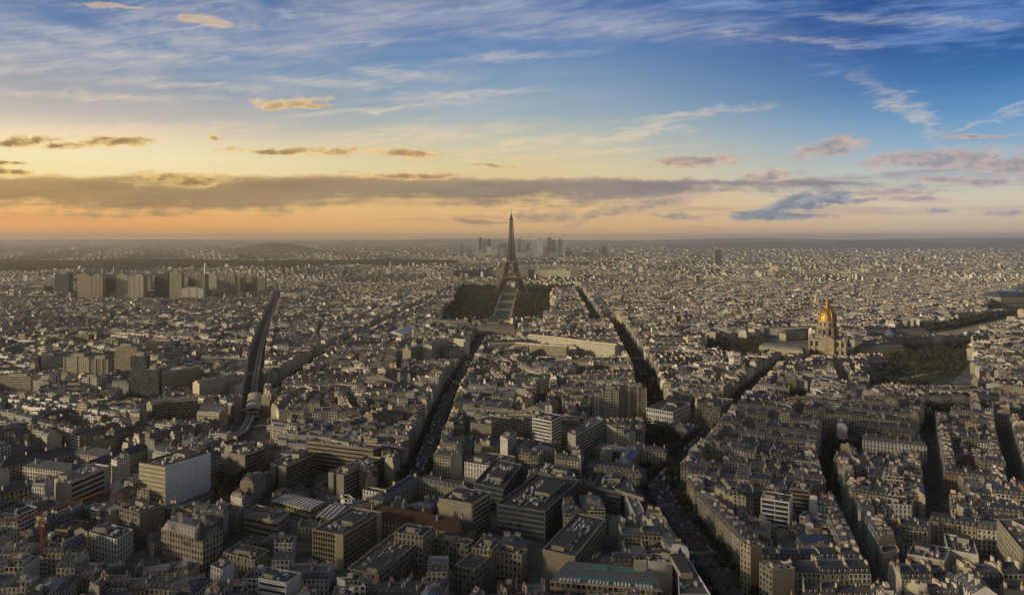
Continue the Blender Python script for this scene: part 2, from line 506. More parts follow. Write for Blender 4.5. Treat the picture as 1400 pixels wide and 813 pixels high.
def make_panel():
    m, t, p = new_mat('white_cladding')
    pos = objpos(t)
    sep = t.nodes.new('ShaderNodeSeparateXYZ')
    t.links.new(pos.s, sep.inputs[0])
    x, y, z = (S(t, sep.outputs[i]) for i in range(3))
    st = noise(t, comb(t, x * 0.9, y * 0.9, z * 0.05), 1.0, 4.0, 0.6)
    bl = noise(t, pos, 0.07, 3.0, 0.6)
    c = mixc(t, smooth(t, st, 0.35, 0.7) * 0.5, (0.82, 0.84, 0.85), (0.66, 0.67, 0.66))
    c = mixc(t, smooth(t, bl, 0.45, 0.65) * 0.4, c, (0.70, 0.70, 0.67))
    jn = (z / 3.4).fract().lt(0.03).max(((x + y * 0.4) / 4.2).fract().lt(0.022))
    c = mixc(t, jn * 0.5, c, (0.25, 0.26, 0.27))
    t.links.new(c.s, p.inputs['Base Color'])
    p.inputs['Roughness'].default_value = 0.55
    return m


MAT['white_panel'] = make_panel()
MAT['concrete'] = plain('concrete', (0.36, 0.33, 0.27), 0.85, scale=0.15)
MAT['beige'] = plain('beige_stone', (0.46, 0.385, 0.26), 0.85, scale=0.15)
MAT['oldstone'] = plain('old_stone', (0.28, 0.235, 0.165), 0.85, var=0.3, scale=0.12)
MAT['orange'] = plain('orange_paint', (0.36, 0.12, 0.03), 0.6)
MAT['green'] = plain('green_copper', (0.10, 0.22, 0.17), 0.6)
MAT['brown'] = plain('brown_cladding', (0.16, 0.125, 0.085), 0.6)
MAT['brick'] = plain('red_brick', (0.20, 0.09, 0.055), 0.85)
MAT['gold'] = plain('gilding', (0.40, 0.26, 0.07), 0.55, 1.0, 0.35)
MAT['iron'] = plain('brown_iron', (0.075, 0.052, 0.034), 0.6)
MAT['bark'] = plain('bark', (0.06, 0.05, 0.04), 0.9)
MAT['asphalt'] = plain('asphalt', (0.058, 0.058, 0.057), 0.85, var=0.3, scale=0.08)
MAT['pave'] = plain('pavement_stone', (0.15, 0.145, 0.13), 0.85, var=0.35, scale=0.06)
MAT['paint'] = plain('road_paint', (0.42, 0.41, 0.38), 0.7, var=0.3)
MAT['gravel'] = plain('gravel', (0.30, 0.25, 0.17), 0.95, var=0.25, scale=0.03)
MAT['grass'] = plain('grass', (0.046, 0.064, 0.026), 0.95, var=0.4, scale=0.05)
MAT['steelblue'] = plain('blue_sheet', (0.04, 0.09, 0.30), 0.5)


def make_foliage(name, a, b):
    m, t, p = new_mat(name)
    tone = attr(t, 'tone')
    n = noise(t, objpos(t), 0.12, 2.0, 0.5)
    c = mixc(t, tone * 0.6 + smooth(t, n, 0.3, 0.7) * 0.4, a, b)
    t.links.new(c.s, p.inputs['Base Color'])
    p.inputs['Roughness'].default_value = 0.9
    p.inputs['Specular IOR Level'].default_value = 0.1
    return m


MAT['crown'] = make_foliage('winter_crown', (0.030, 0.029, 0.020), (0.064, 0.058, 0.038))
MAT['ever'] = make_foliage('evergreen_crown', (0.022, 0.034, 0.014), (0.05, 0.066, 0.024))


def make_ground():
    m, t, p = new_mat('city_ground')
    pos = objpos(t)
    n = noise(t, pos, 0.004, 5.0, 0.6)
    n2 = noise(t, pos, 0.05, 4.0, 0.6)
    c = mixc(t, smooth(t, n, 0.35, 0.65), (0.05, 0.05, 0.048), (0.085, 0.08, 0.07))
    c = mixc(t, smooth(t, n2, 0.4, 0.7) * 0.5, c, (0.035, 0.035, 0.034))
    t.links.new(c.s, p.inputs['Base Color'])
    p.inputs['Roughness'].default_value = 0.9
    return m


MAT['ground'] = make_ground()


def make_hill():
    m, t, p = new_mat('wooded_hills')
    pos = objpos(t)
    n = noise(t, pos, 0.0012, 6.0, 0.6)
    n2 = noise(t, pos, 0.006, 5.0, 0.7)
    c = mixc(t, smooth(t, n, 0.42, 0.58), (0.035, 0.04, 0.026), (0.10, 0.09, 0.07))
    c = mixc(t, smooth(t, n2, 0.58, 0.68) * 0.5, c, (0.34, 0.31, 0.27))
    t.links.new(c.s, p.inputs['Base Color'])
    p.inputs['Roughness'].default_value = 0.95
    return m


MAT['hill'] = make_hill()


# ================================================================== mesh helpers
class Buf:
    def __init__(self):
        self.v, self.f, self.m, self.tone, self.win, self.uv = [], [], [], [], [], []
        self.mats = []

    def mi(self, mat):
        if mat not in self.mats:
            self.mats.append(mat)
        return self.mats.index(mat)

    def face(self, pts, mat, tone=0.5, uv=None, win=0.0):
        b = len(self.v)
        self.v.extend(pts)
        n = len(pts)
        self.f.append(tuple(range(b, b + n)))
        self.m.append(self.mi(mat))
        self.tone.append(tone)
        self.win.append(win)
        if uv is None:
            self.uv.extend((0.0, 0.0) * n)
        else:
            for a in uv:
                self.uv.extend(a)

    def mesh(self, name):
        me = bpy.data.meshes.new(name)
        me.from_pydata(self.v, [], self.f)
        for k in self.mats:
            me.materials.append(MAT[k])
        me.polygons.foreach_set('material_index', self.m)
        a = me.attributes.new('tone', 'FLOAT', 'FACE')
        a.data.foreach_set('value', self.tone)
        a = me.attributes.new('win', 'FLOAT', 'FACE')
        a.data.foreach_set('value', self.win)
        l = me.uv_layers.new(name='UVMap')
        l.data.foreach_set('uv', self.uv)
        me.update()
        return me

    def build(self, name, parent=None, origin=None):
        if origin is not None:
            ox, oy, oz = origin
            self.v = [(x - ox, y - oy, z - oz) for x, y, z in self.v]
        o = bpy.data.objects.new(name, self.mesh(name))
        COL.objects.link(o)
        if parent is not None:
            o.parent = parent
        elif origin is not None:
            o.location = origin
        return o

    # --- shapes
    def quadwalls(self, q, z0, z1, mat, tone=0.5, wins=(0, 0, 0, 0), floors=1, bay=2.6):
        n = len(q)
        for i in range(n):
            a, b = q[i], q[(i + 1) % n]
            w = wins[i % len(wins)]
            nb = max(1, round(math.hypot(b[0] - a[0], b[1] - a[1]) / bay))
            self.face([(a[0], a[1], z0), (b[0], b[1], z0), (b[0], b[1], z1), (a[0], a[1], z1)], mat, tone,
                      [(0, 0), (nb, 0), (nb, floors), (0, floors)], w)

    def prism(self, q, z0, z1, mat, tone=0.5, topmat=None, wins=(0,), floors=1, bay=2.6, bottom=False):
        self.quadwalls(q, z0, z1, mat, tone, wins, floors, bay)
        self.face([(x, y, z1) for x, y in q], topmat or mat, tone)
        if bottom:
            self.face([(x, y, z0) for x, y in reversed(q)], mat, tone)

    def bar(self, a, b, r, mat, tone=0.5, n=4, r2=None):
        a, b = Vector(a), Vector(b)
        d = (b - a)
        if d.length < 1e-6:
            return
        d.normalize()
        up = Vector((0, 0, 1)) if abs(d.z) < 0.95 else Vector((1, 0, 0))
        s = d.cross(up).normalized()
        w = s.cross(d)
        r2 = r if r2 is None else r2
        ra, rb = [], []
        for i in range(n):
            an = 2 * math.pi * (i + 0.5) / n
            k = s * math.cos(an) + w * math.sin(an)
            ra.append(tuple(a + k * r))
            rb.append(tuple(b + k * r2))
        for i in range(n):
            j = (i + 1) % n
            self.face([ra[j], ra[i], rb[i], rb[j]], mat, tone)
        self.face(ra, mat, tone)
        self.face(rb[::-1], mat, tone)

    def lathe(self, cx, cy, prof, mat, n=24, tone=0.5, cap=True):
        """prof: list of (radius, z), bottom to top"""
        rings = []
        for r, z in prof:
            rings.append([(cx + r * math.cos(2 * math.pi * i / n), cy + r * math.sin(2 * math.pi * i / n), z) for i in range(n)])
        for k in range(len(prof) - 1):
            for i in range(n):
                j = (i + 1) % n
                self.face([rings[k][i], rings[k][j], rings[k + 1][j], rings[k + 1][i]], mat, tone)
        if cap and prof[-1][0] > 0.01:
            self.face(rings[-1], mat, tone)


def rect(cx, cy, ax, lx, ly):
    """CCW rectangle centred at cx,cy; ax = unit vector of the lx side"""
    px, py = -ax[1], ax[0]
    return [(cx + ax[0] * sx * lx / 2 + px * sy * ly / 2, cy + ax[1] * sx * lx / 2 + py * sy * ly / 2) for sx, sy in ((-1, -1), (1, -1), (1, 1), (-1, 1))]


def ccw(q):
    a = sum(q[i][0] * q[(i + 1) % len(q)][1] - q[(i + 1) % len(q)][0] * q[i][1] for i in range(len(q)))
    return q if a > 0 else q[::-1]


def shrink(q, d):
    """offset a convex CCW polygon inwards by d"""
    n = len(q)
    out = []
    for i in range(n):
        p0, p1, p2 = q[i - 1], q[i], q[(i + 1) % n]
        def off(a, b):
            dx, dy = b[0] - a[0], b[1] - a[1]
            l = math.hypot(dx, dy) or 1e-6
            nx, ny = -dy / l, dx / l
            return (a[0] + nx * d, a[1] + ny * d), (dx / l, dy / l)
        (ax, ay), (dx, dy) = off(p0, p1)
        (bx, by), (ex, ey) = off(p1, p2)
        den = dx * ey - dy * ex
        if abs(den) < 1e-4:
            out.append((bx, by))
        else:
            tt = ((bx - ax) * ey - (by - ay) * ex) / den
            out.append((ax + dx * tt, ay + dy * tt))
    return out


def area(q):
    return 0.5 * sum(q[i][0] * q[(i + 1) % len(q)][1] - q[(i + 1) % len(q)][0] * q[i][1] for i in range(len(q)))


def cen(q):
    return (sum(p[0] for p in q) / len(q), sum(p[1] for p in q) / len(q))


def inside(p, q):
    c = False
    j = len(q) - 1
    for i in range(len(q)):
        xi, yi = q[i]
        xj, yj = q[j]
        if (yi > p[1]) != (yj > p[1]) and p[0] < (xj - xi) * (p[1] - yi) / (yj - yi) + xi:
            c = not c
        j = i
    return c


def G(px, py, h=0.0):
    """where the line of sight through a photo pixel meets the level h"""
    y = (EYE_Z - h) * FPX / (py - HORIZON)
    return ((px - 700.0) / FPX * y, y)


def topx(x, y, z=0.0):
    return (700.0 + FPX * x / y, HORIZON + FPX * (EYE_Z - z) / y)


def empty(name, loc, rz=0.0):
    o = bpy.data.objects.new(name, None)
    o.empty_display_size = 2.0
    o.location = loc
    o.rotation_euler = (0, 0, rz)
    COL.objects.link(o)
    return o


def tag(o, label=None, cat=None, group=None, kind=None):
    if label: o['label'] = label
    if cat: o['category'] = cat
    if group: o['group'] = group
    if kind: o['kind'] = kind
    return o


# ================================================================== ground, hills, haze
gb = Buf()
gb.face([(-29500, -1200, 0), (29500, -1200, 0), (29500, 29000, 0), (-29500, 29000, 0)], 'ground')
tag(gb.build('ground'), kind='structure')


def build_hills():
    b = Buf()
    NA, ND = 260, 44
    rnd = random.Random(5)
    ph = [(rnd.uniform(0, 6.28), rnd.uniform(0.6, 1.0)) for _ in range(12)]
    def prof(px, lst):
        if px <= lst[0][0]: return lst[0][1]
        for (a, y0), (c, y1) in zip(lst, lst[1:]):
            if px <= c:
                k = (px - a) / (c - a)
                return y0 + (y1 - y0) * k * k * (3 - 2 * k)
        return lst[-1][1]
    far = [(-300, 328), (0, 327.3), (230, 327.2), (400, 328.4), (520, 328.2), (600, 326.2), (680, 326.4), (760, 328), (860, 328.6), (960, 326.6), (1030, 325.4), (1110, 326.6), (1180, 327.4), (1240, 326), (1400, 325.2), (1700, 325.5)]
    nearr = [(-300, 336), (0, 336), (150, 337), (420, 338), (640, 336), (700, 340), (850, 336), (980, 332), (1050, 330), (1120, 331), (1180, 328.5), (1230, 329), (1300, 333), (1400, 330), (1700, 331)]
    def h(px, y):
        z = 0.0
        zf = EYE_Z - (prof(px, far) - HORIZON) * 23500 / FPX
        zn = EYE_Z - (prof(px, nearr) - HORIZON) * 15000 / FPX
        z += max(0, zf) * math.exp(-((y - 23500) / 3600.0) ** 2)
        z = max(z, max(0, zn) * math.exp(-((y - 15000) / 2200.0) ** 2))
        # the round hill left of the middle
        x = (px - 700) / FPX * y
        hx, hy = (366 - 700) / FPX * 9800, 9800
        z = max(z, 122 * math.exp(-((x - hx) / 560.0) ** 2 - ((y - hy) / 500.0) ** 2) + 30 * math.exp(-((x - hx - 500) / 900.0) ** 2 - ((y - hy) / 600.0) ** 2))
        w = sum(a * math.sin(px * (0.012 + 0.021 * i) + p + y * 0.0003 * i) for i, (p, a) in enumerate(ph)) * 1.3
        return max(0.0, z + w * min(1, z / 60.0)) - 2.0
    pts = []
    for j in range(ND):
        y = 8300 * (28900 / 8300.0) ** (j / (ND - 1))
        row = []
        for i in range(NA):
            px = -260 + (1920.0 * i / (NA - 1))
            row.append(((px - 700) / FPX * y, y, h(px, y)))
        pts.append(row)
    for j in range(ND - 1):
        for i in range(NA - 1):
            q = [pts[j][i], pts[j][i + 1], pts[j + 1][i + 1], pts[j + 1][i]]
            if max(p[2] for p in q) <= -1.9:
                continue
            b.face(q, 'hill')
    o = b.build('hills')
    tag(o, kind='structure')


build_hills()

HAZE_DENSITY = 6.0e-5


def build_haze():
    b = Buf()
    x0, x1, y0, y1, z0, z1 = -30000, 30000, -1500, 29500, -3.0, 332.0
    q = [(x0, y0), (x1, y0), (x1, y1), (x0, y1)]
    b.v = [(*p, z0) for p in q] + [(*p, z1) for p in q]
    for f in ((3, 2, 1, 0), (4, 5, 6, 7), (0, 1, 5, 4), (1, 2, 6, 5), (2, 3, 7, 6), (3, 0, 4, 7)):
        b.f.append(f); b.tone.append(0); b.win.append(0); b.uv.extend((0, 0) * 4); b.m.append(0)
    m = bpy.data.materials.new('air')
    m.use_nodes = True
    t = m.node_tree
    t.nodes.clear()
    v = t.nodes.new('ShaderNodeVolumePrincipled')
    v.inputs['Color'].default_value = (0.99, 0.955, 0.89, 1)
    v.inputs['Density'].default_value = HAZE_DENSITY
    v.inputs['Anisotropy'].default_value = 0.85
    o = t.nodes.new('ShaderNodeOutputMaterial')
    t.links.new(v.outputs[0], o.inputs['Volume'])
    me = b.mesh('haze')
    me.materials.append(m)
    ob = bpy.data.objects.new('haze', me)
    COL.objects.link(ob)
    tag(ob, kind='stuff', label='thin even haze over the whole city', cat='haze')


build_haze()

# ================================================================== buildings
FOOT = []            # footprints that the ordinary houses keep clear of


def reserve(q, grow=2.0):
    q = ccw(list(q))
    g = shrink(q, -grow) if len(q) <= 8 else q
    xs, ys = [p[0] for p in g], [p[1] for p in g]
    FOOT.append((min(xs), max(xs), min(ys), max(ys), g, q))


LANDMARKS = []       # (x, y, short name) used to say where an ordinary house stands


def lerp(a, b, t): return (a[0] + (b[0] - a[0]) * t, a[1] + (b[1] - a[1]) * t)


def para(p0, p1, p2, h):
    a, b, c = G(*p0, h), G(*p1, h), G(*p2, h)
    d = (b[0] + c[0] - a[0], b[1] + c[1] - a[1])
    return [a, c, d, b]


def edge_frame(q, i):
    a, b = q[i], q[(i + 1) % len(q)]
    L = math.hypot(b[0] - a[0], b[1] - a[1])
    d = ((b[0] - a[0]) / L, (b[1] - a[1]) / L)
    return a, b, L, d, (d[1], -d[0])           # outward normal of a CCW polygon


def on_edge(a, d, n, s, o):
    return (a[0] + d[0] * s + n[0] * o, a[1] + d[1] * s + n[1] * o)


def slab_on_edge(b, a, d, n, s0, s1, o0, o1, z0, z1, mat, tone=0.5):
    q = [on_edge(a, d, n, s0, o1), on_edge(a, d, n, s1, o1), on_edge(a, d, n, s1, o0), on_edge(a, d, n, s0, o0)]
    b.prism(ccw(q), z0, z1, mat, tone, bottom=True)


def add_rooftop(root, q, z, n, rnd, mats=('concrete', 'lightmetal', 'greymetal', 'trim'), big=True, seed_t=0.2):
    c = cen(q)
    a, b, L, d, nn = edge_frame(q, 0)
    W = math.hypot(q[3][0] - q[0][0], q[3][1] - q[0][1])
    e = ((q[3][0] - q[0][0]) / W, (q[3][1] - q[0][1]) / W)
    done = []
    for k in range(n):
        for tr in range(12):
            if k == 0 and big:
                lx, ly, hh = L * rnd.uniform(0.25, 0.4), W * rnd.uniform(0.3, 0.45), rnd.uniform(2.6, 3.6)
            else:
                lx, ly, hh = (rnd.uniform(1.2, 3.2), rnd.uniform(1.0, 2.4), rnd.uniform(0.6, 1.9)) if rnd.random() < 0.75 else (rnd.uniform(5, 11), rnd.uniform(0.6, 0.9), rnd.uniform(0.4, 0.8))
            s, t = rnd.uniform(0.14, 0.86), rnd.uniform(0.2, 0.8)
            x = q[0][0] + d[0] * L * s + e[0] * W * t
            y = q[0][1] + d[1] * L * s + e[1] * W * t
            if lx > L * 0.6 or ly > W * 0.6: continue
            if min(s, 1 - s) * L < lx / 2 + 1.0 or min(t, 1 - t) * W < ly / 2 + 1.0: continue
            if all(abs(s - s2) * L > (lx + l2) / 2 + 0.6 or abs(t - t2) * W > (ly + w2) / 2 + 0.6 for s2, t2, l2, w2 in done):
                done.append((s, t, lx, ly))
                m = mats[0] if (k == 0 and big) else rnd.choice(mats)
                bb = Buf()
                bb.prism(rect(x, y, d, lx, ly), z, z + hh, m, seed_t)
                if k == 0 and big:
                    bb.prism(rect(x, y, d, lx + 0.5, ly + 0.5), z + hh + 0.003, z + hh + 0.3, 'flat', seed_t, bottom=True)
                bb.build('roof_plant_room' if (k == 0 and big) else 'roof_unit', root, (0, 0, 0))
                break


def office(name, label, cat, q, h, floors, tone=0.5, wall='office', bands=(), win=(), band_h=1.5, mull=0.0, units=6, base=0.0,
           bandmat='glass', short=None, parapet='beige', margins=(0.7, 0.7), roofmat='flat', group=None, rooftone=None, fin=None, seed=None, res=True):
    """a flat-roofed block: wall body, parapet, roof, window bands storey by storey, plant on the roof"""
    rnd = random.Random(seed if seed is not None else hash_s(label))
    q = ccw(list(q))
    c = cen(q)
    root = empty(name, (c[0], c[1], 0))
    q = [(x - c[0], y - c[1]) for x, y in q]
    fh = (h - 1.0) / floors
    b = Buf()
    wins = [1.0 if i in win else 0.0 for i in range(len(q))]
    b.quadwalls(q, base, h, wall, tone, wins, floors, 2.8)
    b.build('wall', root, (0, 0, 0))
    qi = shrink(q, 0.45)
    b = Buf()
    n = len(q)
    for i in range(n):
        j = (i + 1) % n
        b.face([(*q[i], h), (*q[j], h), (*qi[j], h), (*qi[i], h)], parapet, tone)
        b.face([(*qi[i], h), (*qi[j], h), (*qi[j], h - 0.9), (*qi[i], h - 0.9)], parapet, tone)
    b.build('parapet', root, (0, 0, 0))
    b = Buf()
    b.face([(x, y, h - 0.9) for x, y in qi], roofmat, rnd.random() if rooftone is None else rooftone)
    b.build('roof', root, (0, 0, 0))
    if units:
        add_rooftop(root, qi, h - 0.9, int(units * 1.8) + 2, rnd)
    for i in bands:
        a, e, L, d, nn = edge_frame(q, i)
        for k in range(floors):
            z0 = base + fh * k + 0.9
            bb = Buf()
            slab_on_edge(bb, a, d, nn, margins[0], L - margins[1], -0.05, 0.06, z0, z0 + min(band_h, fh - 0.7), bandmat)
            if mull:
                m = max(2, round((L - sum(margins)) / mull))
                for s in range(1, m):
                    ss = margins[0] + (L - sum(margins)) * s / m
                    slab_on_edge(bb, a, d, nn, ss - 0.16, ss + 0.16, -0.03, 0.22, z0 - 0.03, z0 + min(band_h, fh - 0.7) + 0.03, parapet)
            bb.build('window_band', root, (0, 0, 0))
    if fin:                                        # vertical blank strip beside the windows
        for (i, s0, s1, mt) in fin:
            a, e, L, d, nn = edge_frame(q, i)
            bb = Buf()
            slab_on_edge(bb, a, d, nn, L * s0, L * s1, -0.04, 0.35, base, h + 0.02, mt)
            bb.build('wall_panel', root, (0, 0, 0))
    tag(root, label, cat, group)
    if res:
        reserve([(x + c[0], y + c[1]) for x, y in q])
    if short:
        LANDMARKS.append((c[0], c[1], short))
    return root


def hash_s(s):
    h = 7
    for ch in s:
        h = (h * 31 + ord(ch)) % 1000003
    return h


def gable_bar(name, label, cat, p, q, width, h, rise=4.5, floors=4, tone=0.1, roof='slate', wall='wall', hip=True, chimneys=3, short=None, dormers=True, group=None, world_pts=False):
    """a long wing under a pitched roof; p, q = photo pixels of the two ends of its ridge"""
    rnd = random.Random(hash_s(label))
    a, e = (p, q) if world_pts else (G(*p, h + rise), G(*q, h + rise))
    c = lerp(a, e, 0.5)
    L = math.hypot(e[0] - a[0], e[1] - a[1])
    d = ((e[0] - a[0]) / L, (e[1] - a[1]) / L)
    root = empty(name, (c[0], c[1], 0), math.atan2(d[1], d[0]))
    fp = rect(0, 0, (1, 0), L, width)
    b = Buf()
    b.quadwalls(fp, 0, h, wall, tone, (1, 1, 1, 1), floors, 2.9)
    b.build('wall', root, (0, 0, 0))
    b = Buf()
    o = 0.45
    e0, e1 = -L / 2 - o, L / 2 + o
    w = width / 2 + o
    hp = min(width * 0.5, L * 0.3) if hip else 0.0
    r0, r1 = (e0 + hp, 0, h + rise), (e1 - hp, 0, h + rise)
    A, B, C, D = (e0, -w, h + 0.01), (e1, -w, h + 0.01), (e1, w, h + 0.01), (e0, w, h + 0.01)
    rt = rnd.random()
    nb = max(1, round(L / 4.2))
    uv = [(0, 0), (nb, 0), (nb, 1.6), (0, 1.6)]
    dm = 1.0 if dormers else 0.0
    b.face([A, B, r1, r0], roof, rt, uv, dm)
    b.face([C, D, r0, r1], roof, rt, uv, dm)
    b.face([D, A, r0], roof if hip else wall, rt if hip else tone)
    b.face([B, C, r1], roof if hip else wall, rt if hip else tone)
    b.face([D, C, B, A], 'trim', rt)
    ro = b.build('roof', root, (0, 0, 0))
    for k in range(chimneys):
        x = -L / 2 + L * (k + rnd.uniform(0.3, 0.7)) / chimneys
        y = rnd.choice((-1, 1)) * width * rnd.uniform(0.12, 0.3)
        bb = Buf()
        bb.prism(rect(x, y, (1, 0), 0.8, 2.2), h + rise * 0.3, h + rise + 1.6, 'chim', rnd.random())
        bb.prism(rect(x, y, (1, 0), 0.35, 1.8), h + rise + 1.6, h + rise + 2.2, 'pot', 0.5)
        bb.build('chimney', ro, (0, 0, 0))
    tag(root, label, cat, group)
    cs, sn = d
    reserve([(c[0] + x * cs - y * sn, c[1] + x * sn + y * cs) for x, y in fp])
    if short:
        LANDMARKS.append((c[0], c[1], short))
    return root


# ------------------------------------------------ ordinary Paris houses (used by single houses and by the far mass)
def mansard(bw, br, bc, q, h, tone, rt, rnd, near=False, lowroof=False):
    """q: street edge 0-1, party 1-2, court 2-3, party 3-0.  bw/br: wall, roof buffers; bc: callable giving a chimney buffer"""
    c0, c1, c2, c3 = q
    fl = max(2, round(h / 3.1))
    bw.quadwalls(q, 0, h, 'wall', tone, (1, 0, 1, 0), fl, 2.5)
    dl = math.hypot(c3[0] - c0[0], c3[1] - c0[1])
    dr = math.hypot(c2[0] - c1[0], c2[1] - c1[1])
    hm = 0.05 if lowroof else 3.1
    ins = 0.1 if lowroof else 1.25
    rise = (min(dl, dr) * 0.26 if lowroof else rnd.uniform(0.9, 1.6))
    s0, s1 = lerp(c0, c3, min(0.3, ins / dl)), lerp(c1, c2, min(0.3, ins / dr))
    k0, k1 = lerp(c3, c0, min(0.3, ins / dl)), lerp(c2, c1, min(0.3, ins / dr))
    r0, r1 = lerp(s0, k0, 0.5), lerp(s1, k1, 0.5)
    z1, z2 = h + hm, h + hm + rise
    Ls = math.hypot(c1[0] - c0[0], c1[1] - c0[1])
    nb = max(1, round(Ls / 2.9))
    top = 'tile' if (lowroof and rt > 0.93) else 'zinc'
    if not lowroof:
        w = 0.0 if near else 1.0
        uv = [(0, 0), (nb, 0), (nb, 1), (0, 1)]
        br.face([(*c0, h), (*c1, h), (*s1, z1), (*s0, z1)], 'slate', rt, uv, w)
        br.face([(*c2, h), (*c3, h), (*k0, z1), (*k1, z1)], 'slate', rt, uv, w)
    br.face([(*s0, z1), (*s1, z1), (*r1, z2), (*r0, z2)], top, rt)
    br.face([(*k1, z1), (*k0, z1), (*r0, z2), (*r1, z2)], top, rt)
    bw.face([(*c1, h), (*c2, h), (*k1, z1), (*r1, z2), (*s1, z1)], 'wall', tone)
    bw.face([(*c3, h), (*c0, h), (*s0, z1), (*r0, z2), (*k0, z1)], 'wall', tone)
    if near:
        for k in range(rnd.randint(1, 4)):          # skylights lying on the zinc
            s, f = rnd.uniform(0.15, 0.85), rnd.uniform(0.2, 0.7)
            for (A, B, C, D) in (((s0, s1, r1, r0),) if rnd.random() < 0.5 else ((k1, k0, r0, r1),)):
                p, q2 = lerp(lerp(A, B, s), lerp(D, C, s), f), lerp(lerp(A, B, min(0.97, s + 1.1 / Ls)), lerp(D, C, min(0.97, s + 1.1 / Ls)), f)
                u0, u1 = lerp(p, lerp(D, C, s), 0.25), lerp(q2, lerp(D, C, min(0.97, s + 1.1 / Ls)), 0.25)
                zf, zg = z1 + rise * f + 0.12, z1 + rise * (f + (1 - f) * 0.25) + 0.12
                br.face([(*p, zf), (*q2, zf), (*u1, zg), (*u0, zg)], 'skylight' if rnd.random() < 0.6 else 'glass', rt)
    if near and not lowroof:
        for i in (0, 2):
            a, e, L, d, n = edge_frame(q, i)
            m = max(1, round(L / 3.2))
            for k in range(m):
                s = L * (k + 0.5) / m
                if s < 0.9 or s > L - 0.9: continue
                fr = [on_edge(a, d, n, s - 0.65, -0.25), on_edge(a, d, n, s + 0.65, -0.25)]
                bk = [on_edge(a, d, n, s + 0.65, -1.2), on_edge(a, d, n, s - 0.65, -1.2)]
                br.prism([fr[0], fr[1], bk[0], bk[1]], h + 0.35, h + 2.35, 'trim', rt, topmat='zinc')
                g0, g1 = on_edge(a, d, n, s - 0.42, -0.22), on_edge(a, d, n, s + 0.42, -0.22)
                br.face([(*g0, h + 0.55), (*g1, h + 0.55), (*g1, h + 2.1), (*g0, h + 2.1)], 'glass', rt)
        # cornice along the street
        a, e, L, d, n = edge_frame(q, 0)
        slab_on_edge(bw, a, d, n, 0.05, L - 0.05, -0.05, 0.45, h - 0.45, h - 0.02, 'wall', tone)
    # chimney walls on the party lines
    for (a, b_, ok) in ((c1, c2, 0.9), (c3, c0, 0.75)):
        if rnd.random() > ok: continue
        L = math.hypot(b_[0] - a[0], b_[1] - a[1])
        if L < 6: continue
        d = ((b_[0] - a[0]) / L, (b_[1] - a[1]) / L)
        n = (-d[1], d[0])                    # inwards
        for cc in ((0.3, 0.72) if rnd.random() < 0.6 else (rnd.uniform(0.3, 0.7),)):
            ln = rnd.uniform(2.0, 4.2)
            cx, cy = a[0] + d[0] * L * cc + n[0] * 0.5, a[1] + d[1] * L * cc + n[1] * 0.5
            b2 = bc()
            ct = rnd.random()
            zt = z2 + rnd.uniform(0.7, 1.8)
            b2.prism(rect(cx, cy, d, ln, 0.75), h + hm * 0.4, zt, 'chim', ct)
            if near:
                m = int(ln / 0.55)
                for k in range(m):
                    t = -ln / 2 + ln * (k + 0.5) / m
                    b2.prism(rect(cx + d[0] * t, cy + d[1] * t, d, 0.26, 0.26), zt, zt + rnd.uniform(0.5, 0.9), 'pot', 0.5)
            else:
                b2.prism(rect(cx, cy, d, ln - 0.3, 0.3), zt, zt + 0.5, 'pot', 0.5)
    return z2


def flatblock(bw, br, bc, q, h, tone, rt, rnd, near=False):
    fl = max(2, round(h / 2.9))
    mat = 'office' if rnd.random() < 0.6 else 'wall'
    wins = (1, 0, 1, 0) if rnd.random() < 0.75 else (1, 1, 1, 1)
    bw.quadwalls(q, 0, h, mat, tone, wins, fl, 2.7)
    n = len(q)
    qi = shrink(q, 0.4)
    for i in range(n):
        j = (i + 1) % n
        bw.face([(*q[i], h), (*q[j], h), (*qi[j], h), (*qi[i], h)], mat, tone)
        bw.face([(*qi[i], h), (*qi[j], h), (*qi[j], h - 0.7), (*qi[i], h - 0.7)], mat, tone)
    br.face([(*p, h - 0.7) for p in qi], 'flat', rt)
    c = cen(q)
    a, e, L, d, nn = edge_frame(q, 0)
    W = math.hypot(q[3][0] - q[0][0], q[3][1] - q[0][1])
    zt = h
    if L > 9 and W > 8 and rnd.random() < 0.75:       # set-back top storey
        k = rnd.uniform(0.5, 0.75)
        qq = rect(c[0], c[1], d, L * k, W * 0.5)
        z = h - 0.7
        br.prism(qq, z, z + 2.9, 'wall', tone, topmat='flat', wins=(1, 0, 1, 0), floors=1)
        zt = z + 2.9
        if near:
            b2 = bc()
            b2.prism(rect(c[0] + d[0] * L * k * 0.2, c[1] + d[1] * L * k * 0.2, d, 3.0, 2.4), zt, zt + 1.8, 'chim', rnd.random())
    if near:
        for k in range(rnd.randint(2, 5)):
            s, t = rnd.uniform(-0.4, 0.4), rnd.choice((-0.36, 0.36))
            e_ = (-d[1], d[0])
            b2 = bc()
            b2.prism(rect(c[0] + d[0] * L * s + e_[0] * W * t, c[1] + d[1] * L * s + e_[1] * W * t, d, rnd.uniform(1, 2.4), rnd.uniform(0.7, 1.2)), h - 0.7, h + rnd.uniform(0.5, 1.2), rnd.choice(('lightmetal', 'chim', 'greymetal')), rnd.random())
    return zt


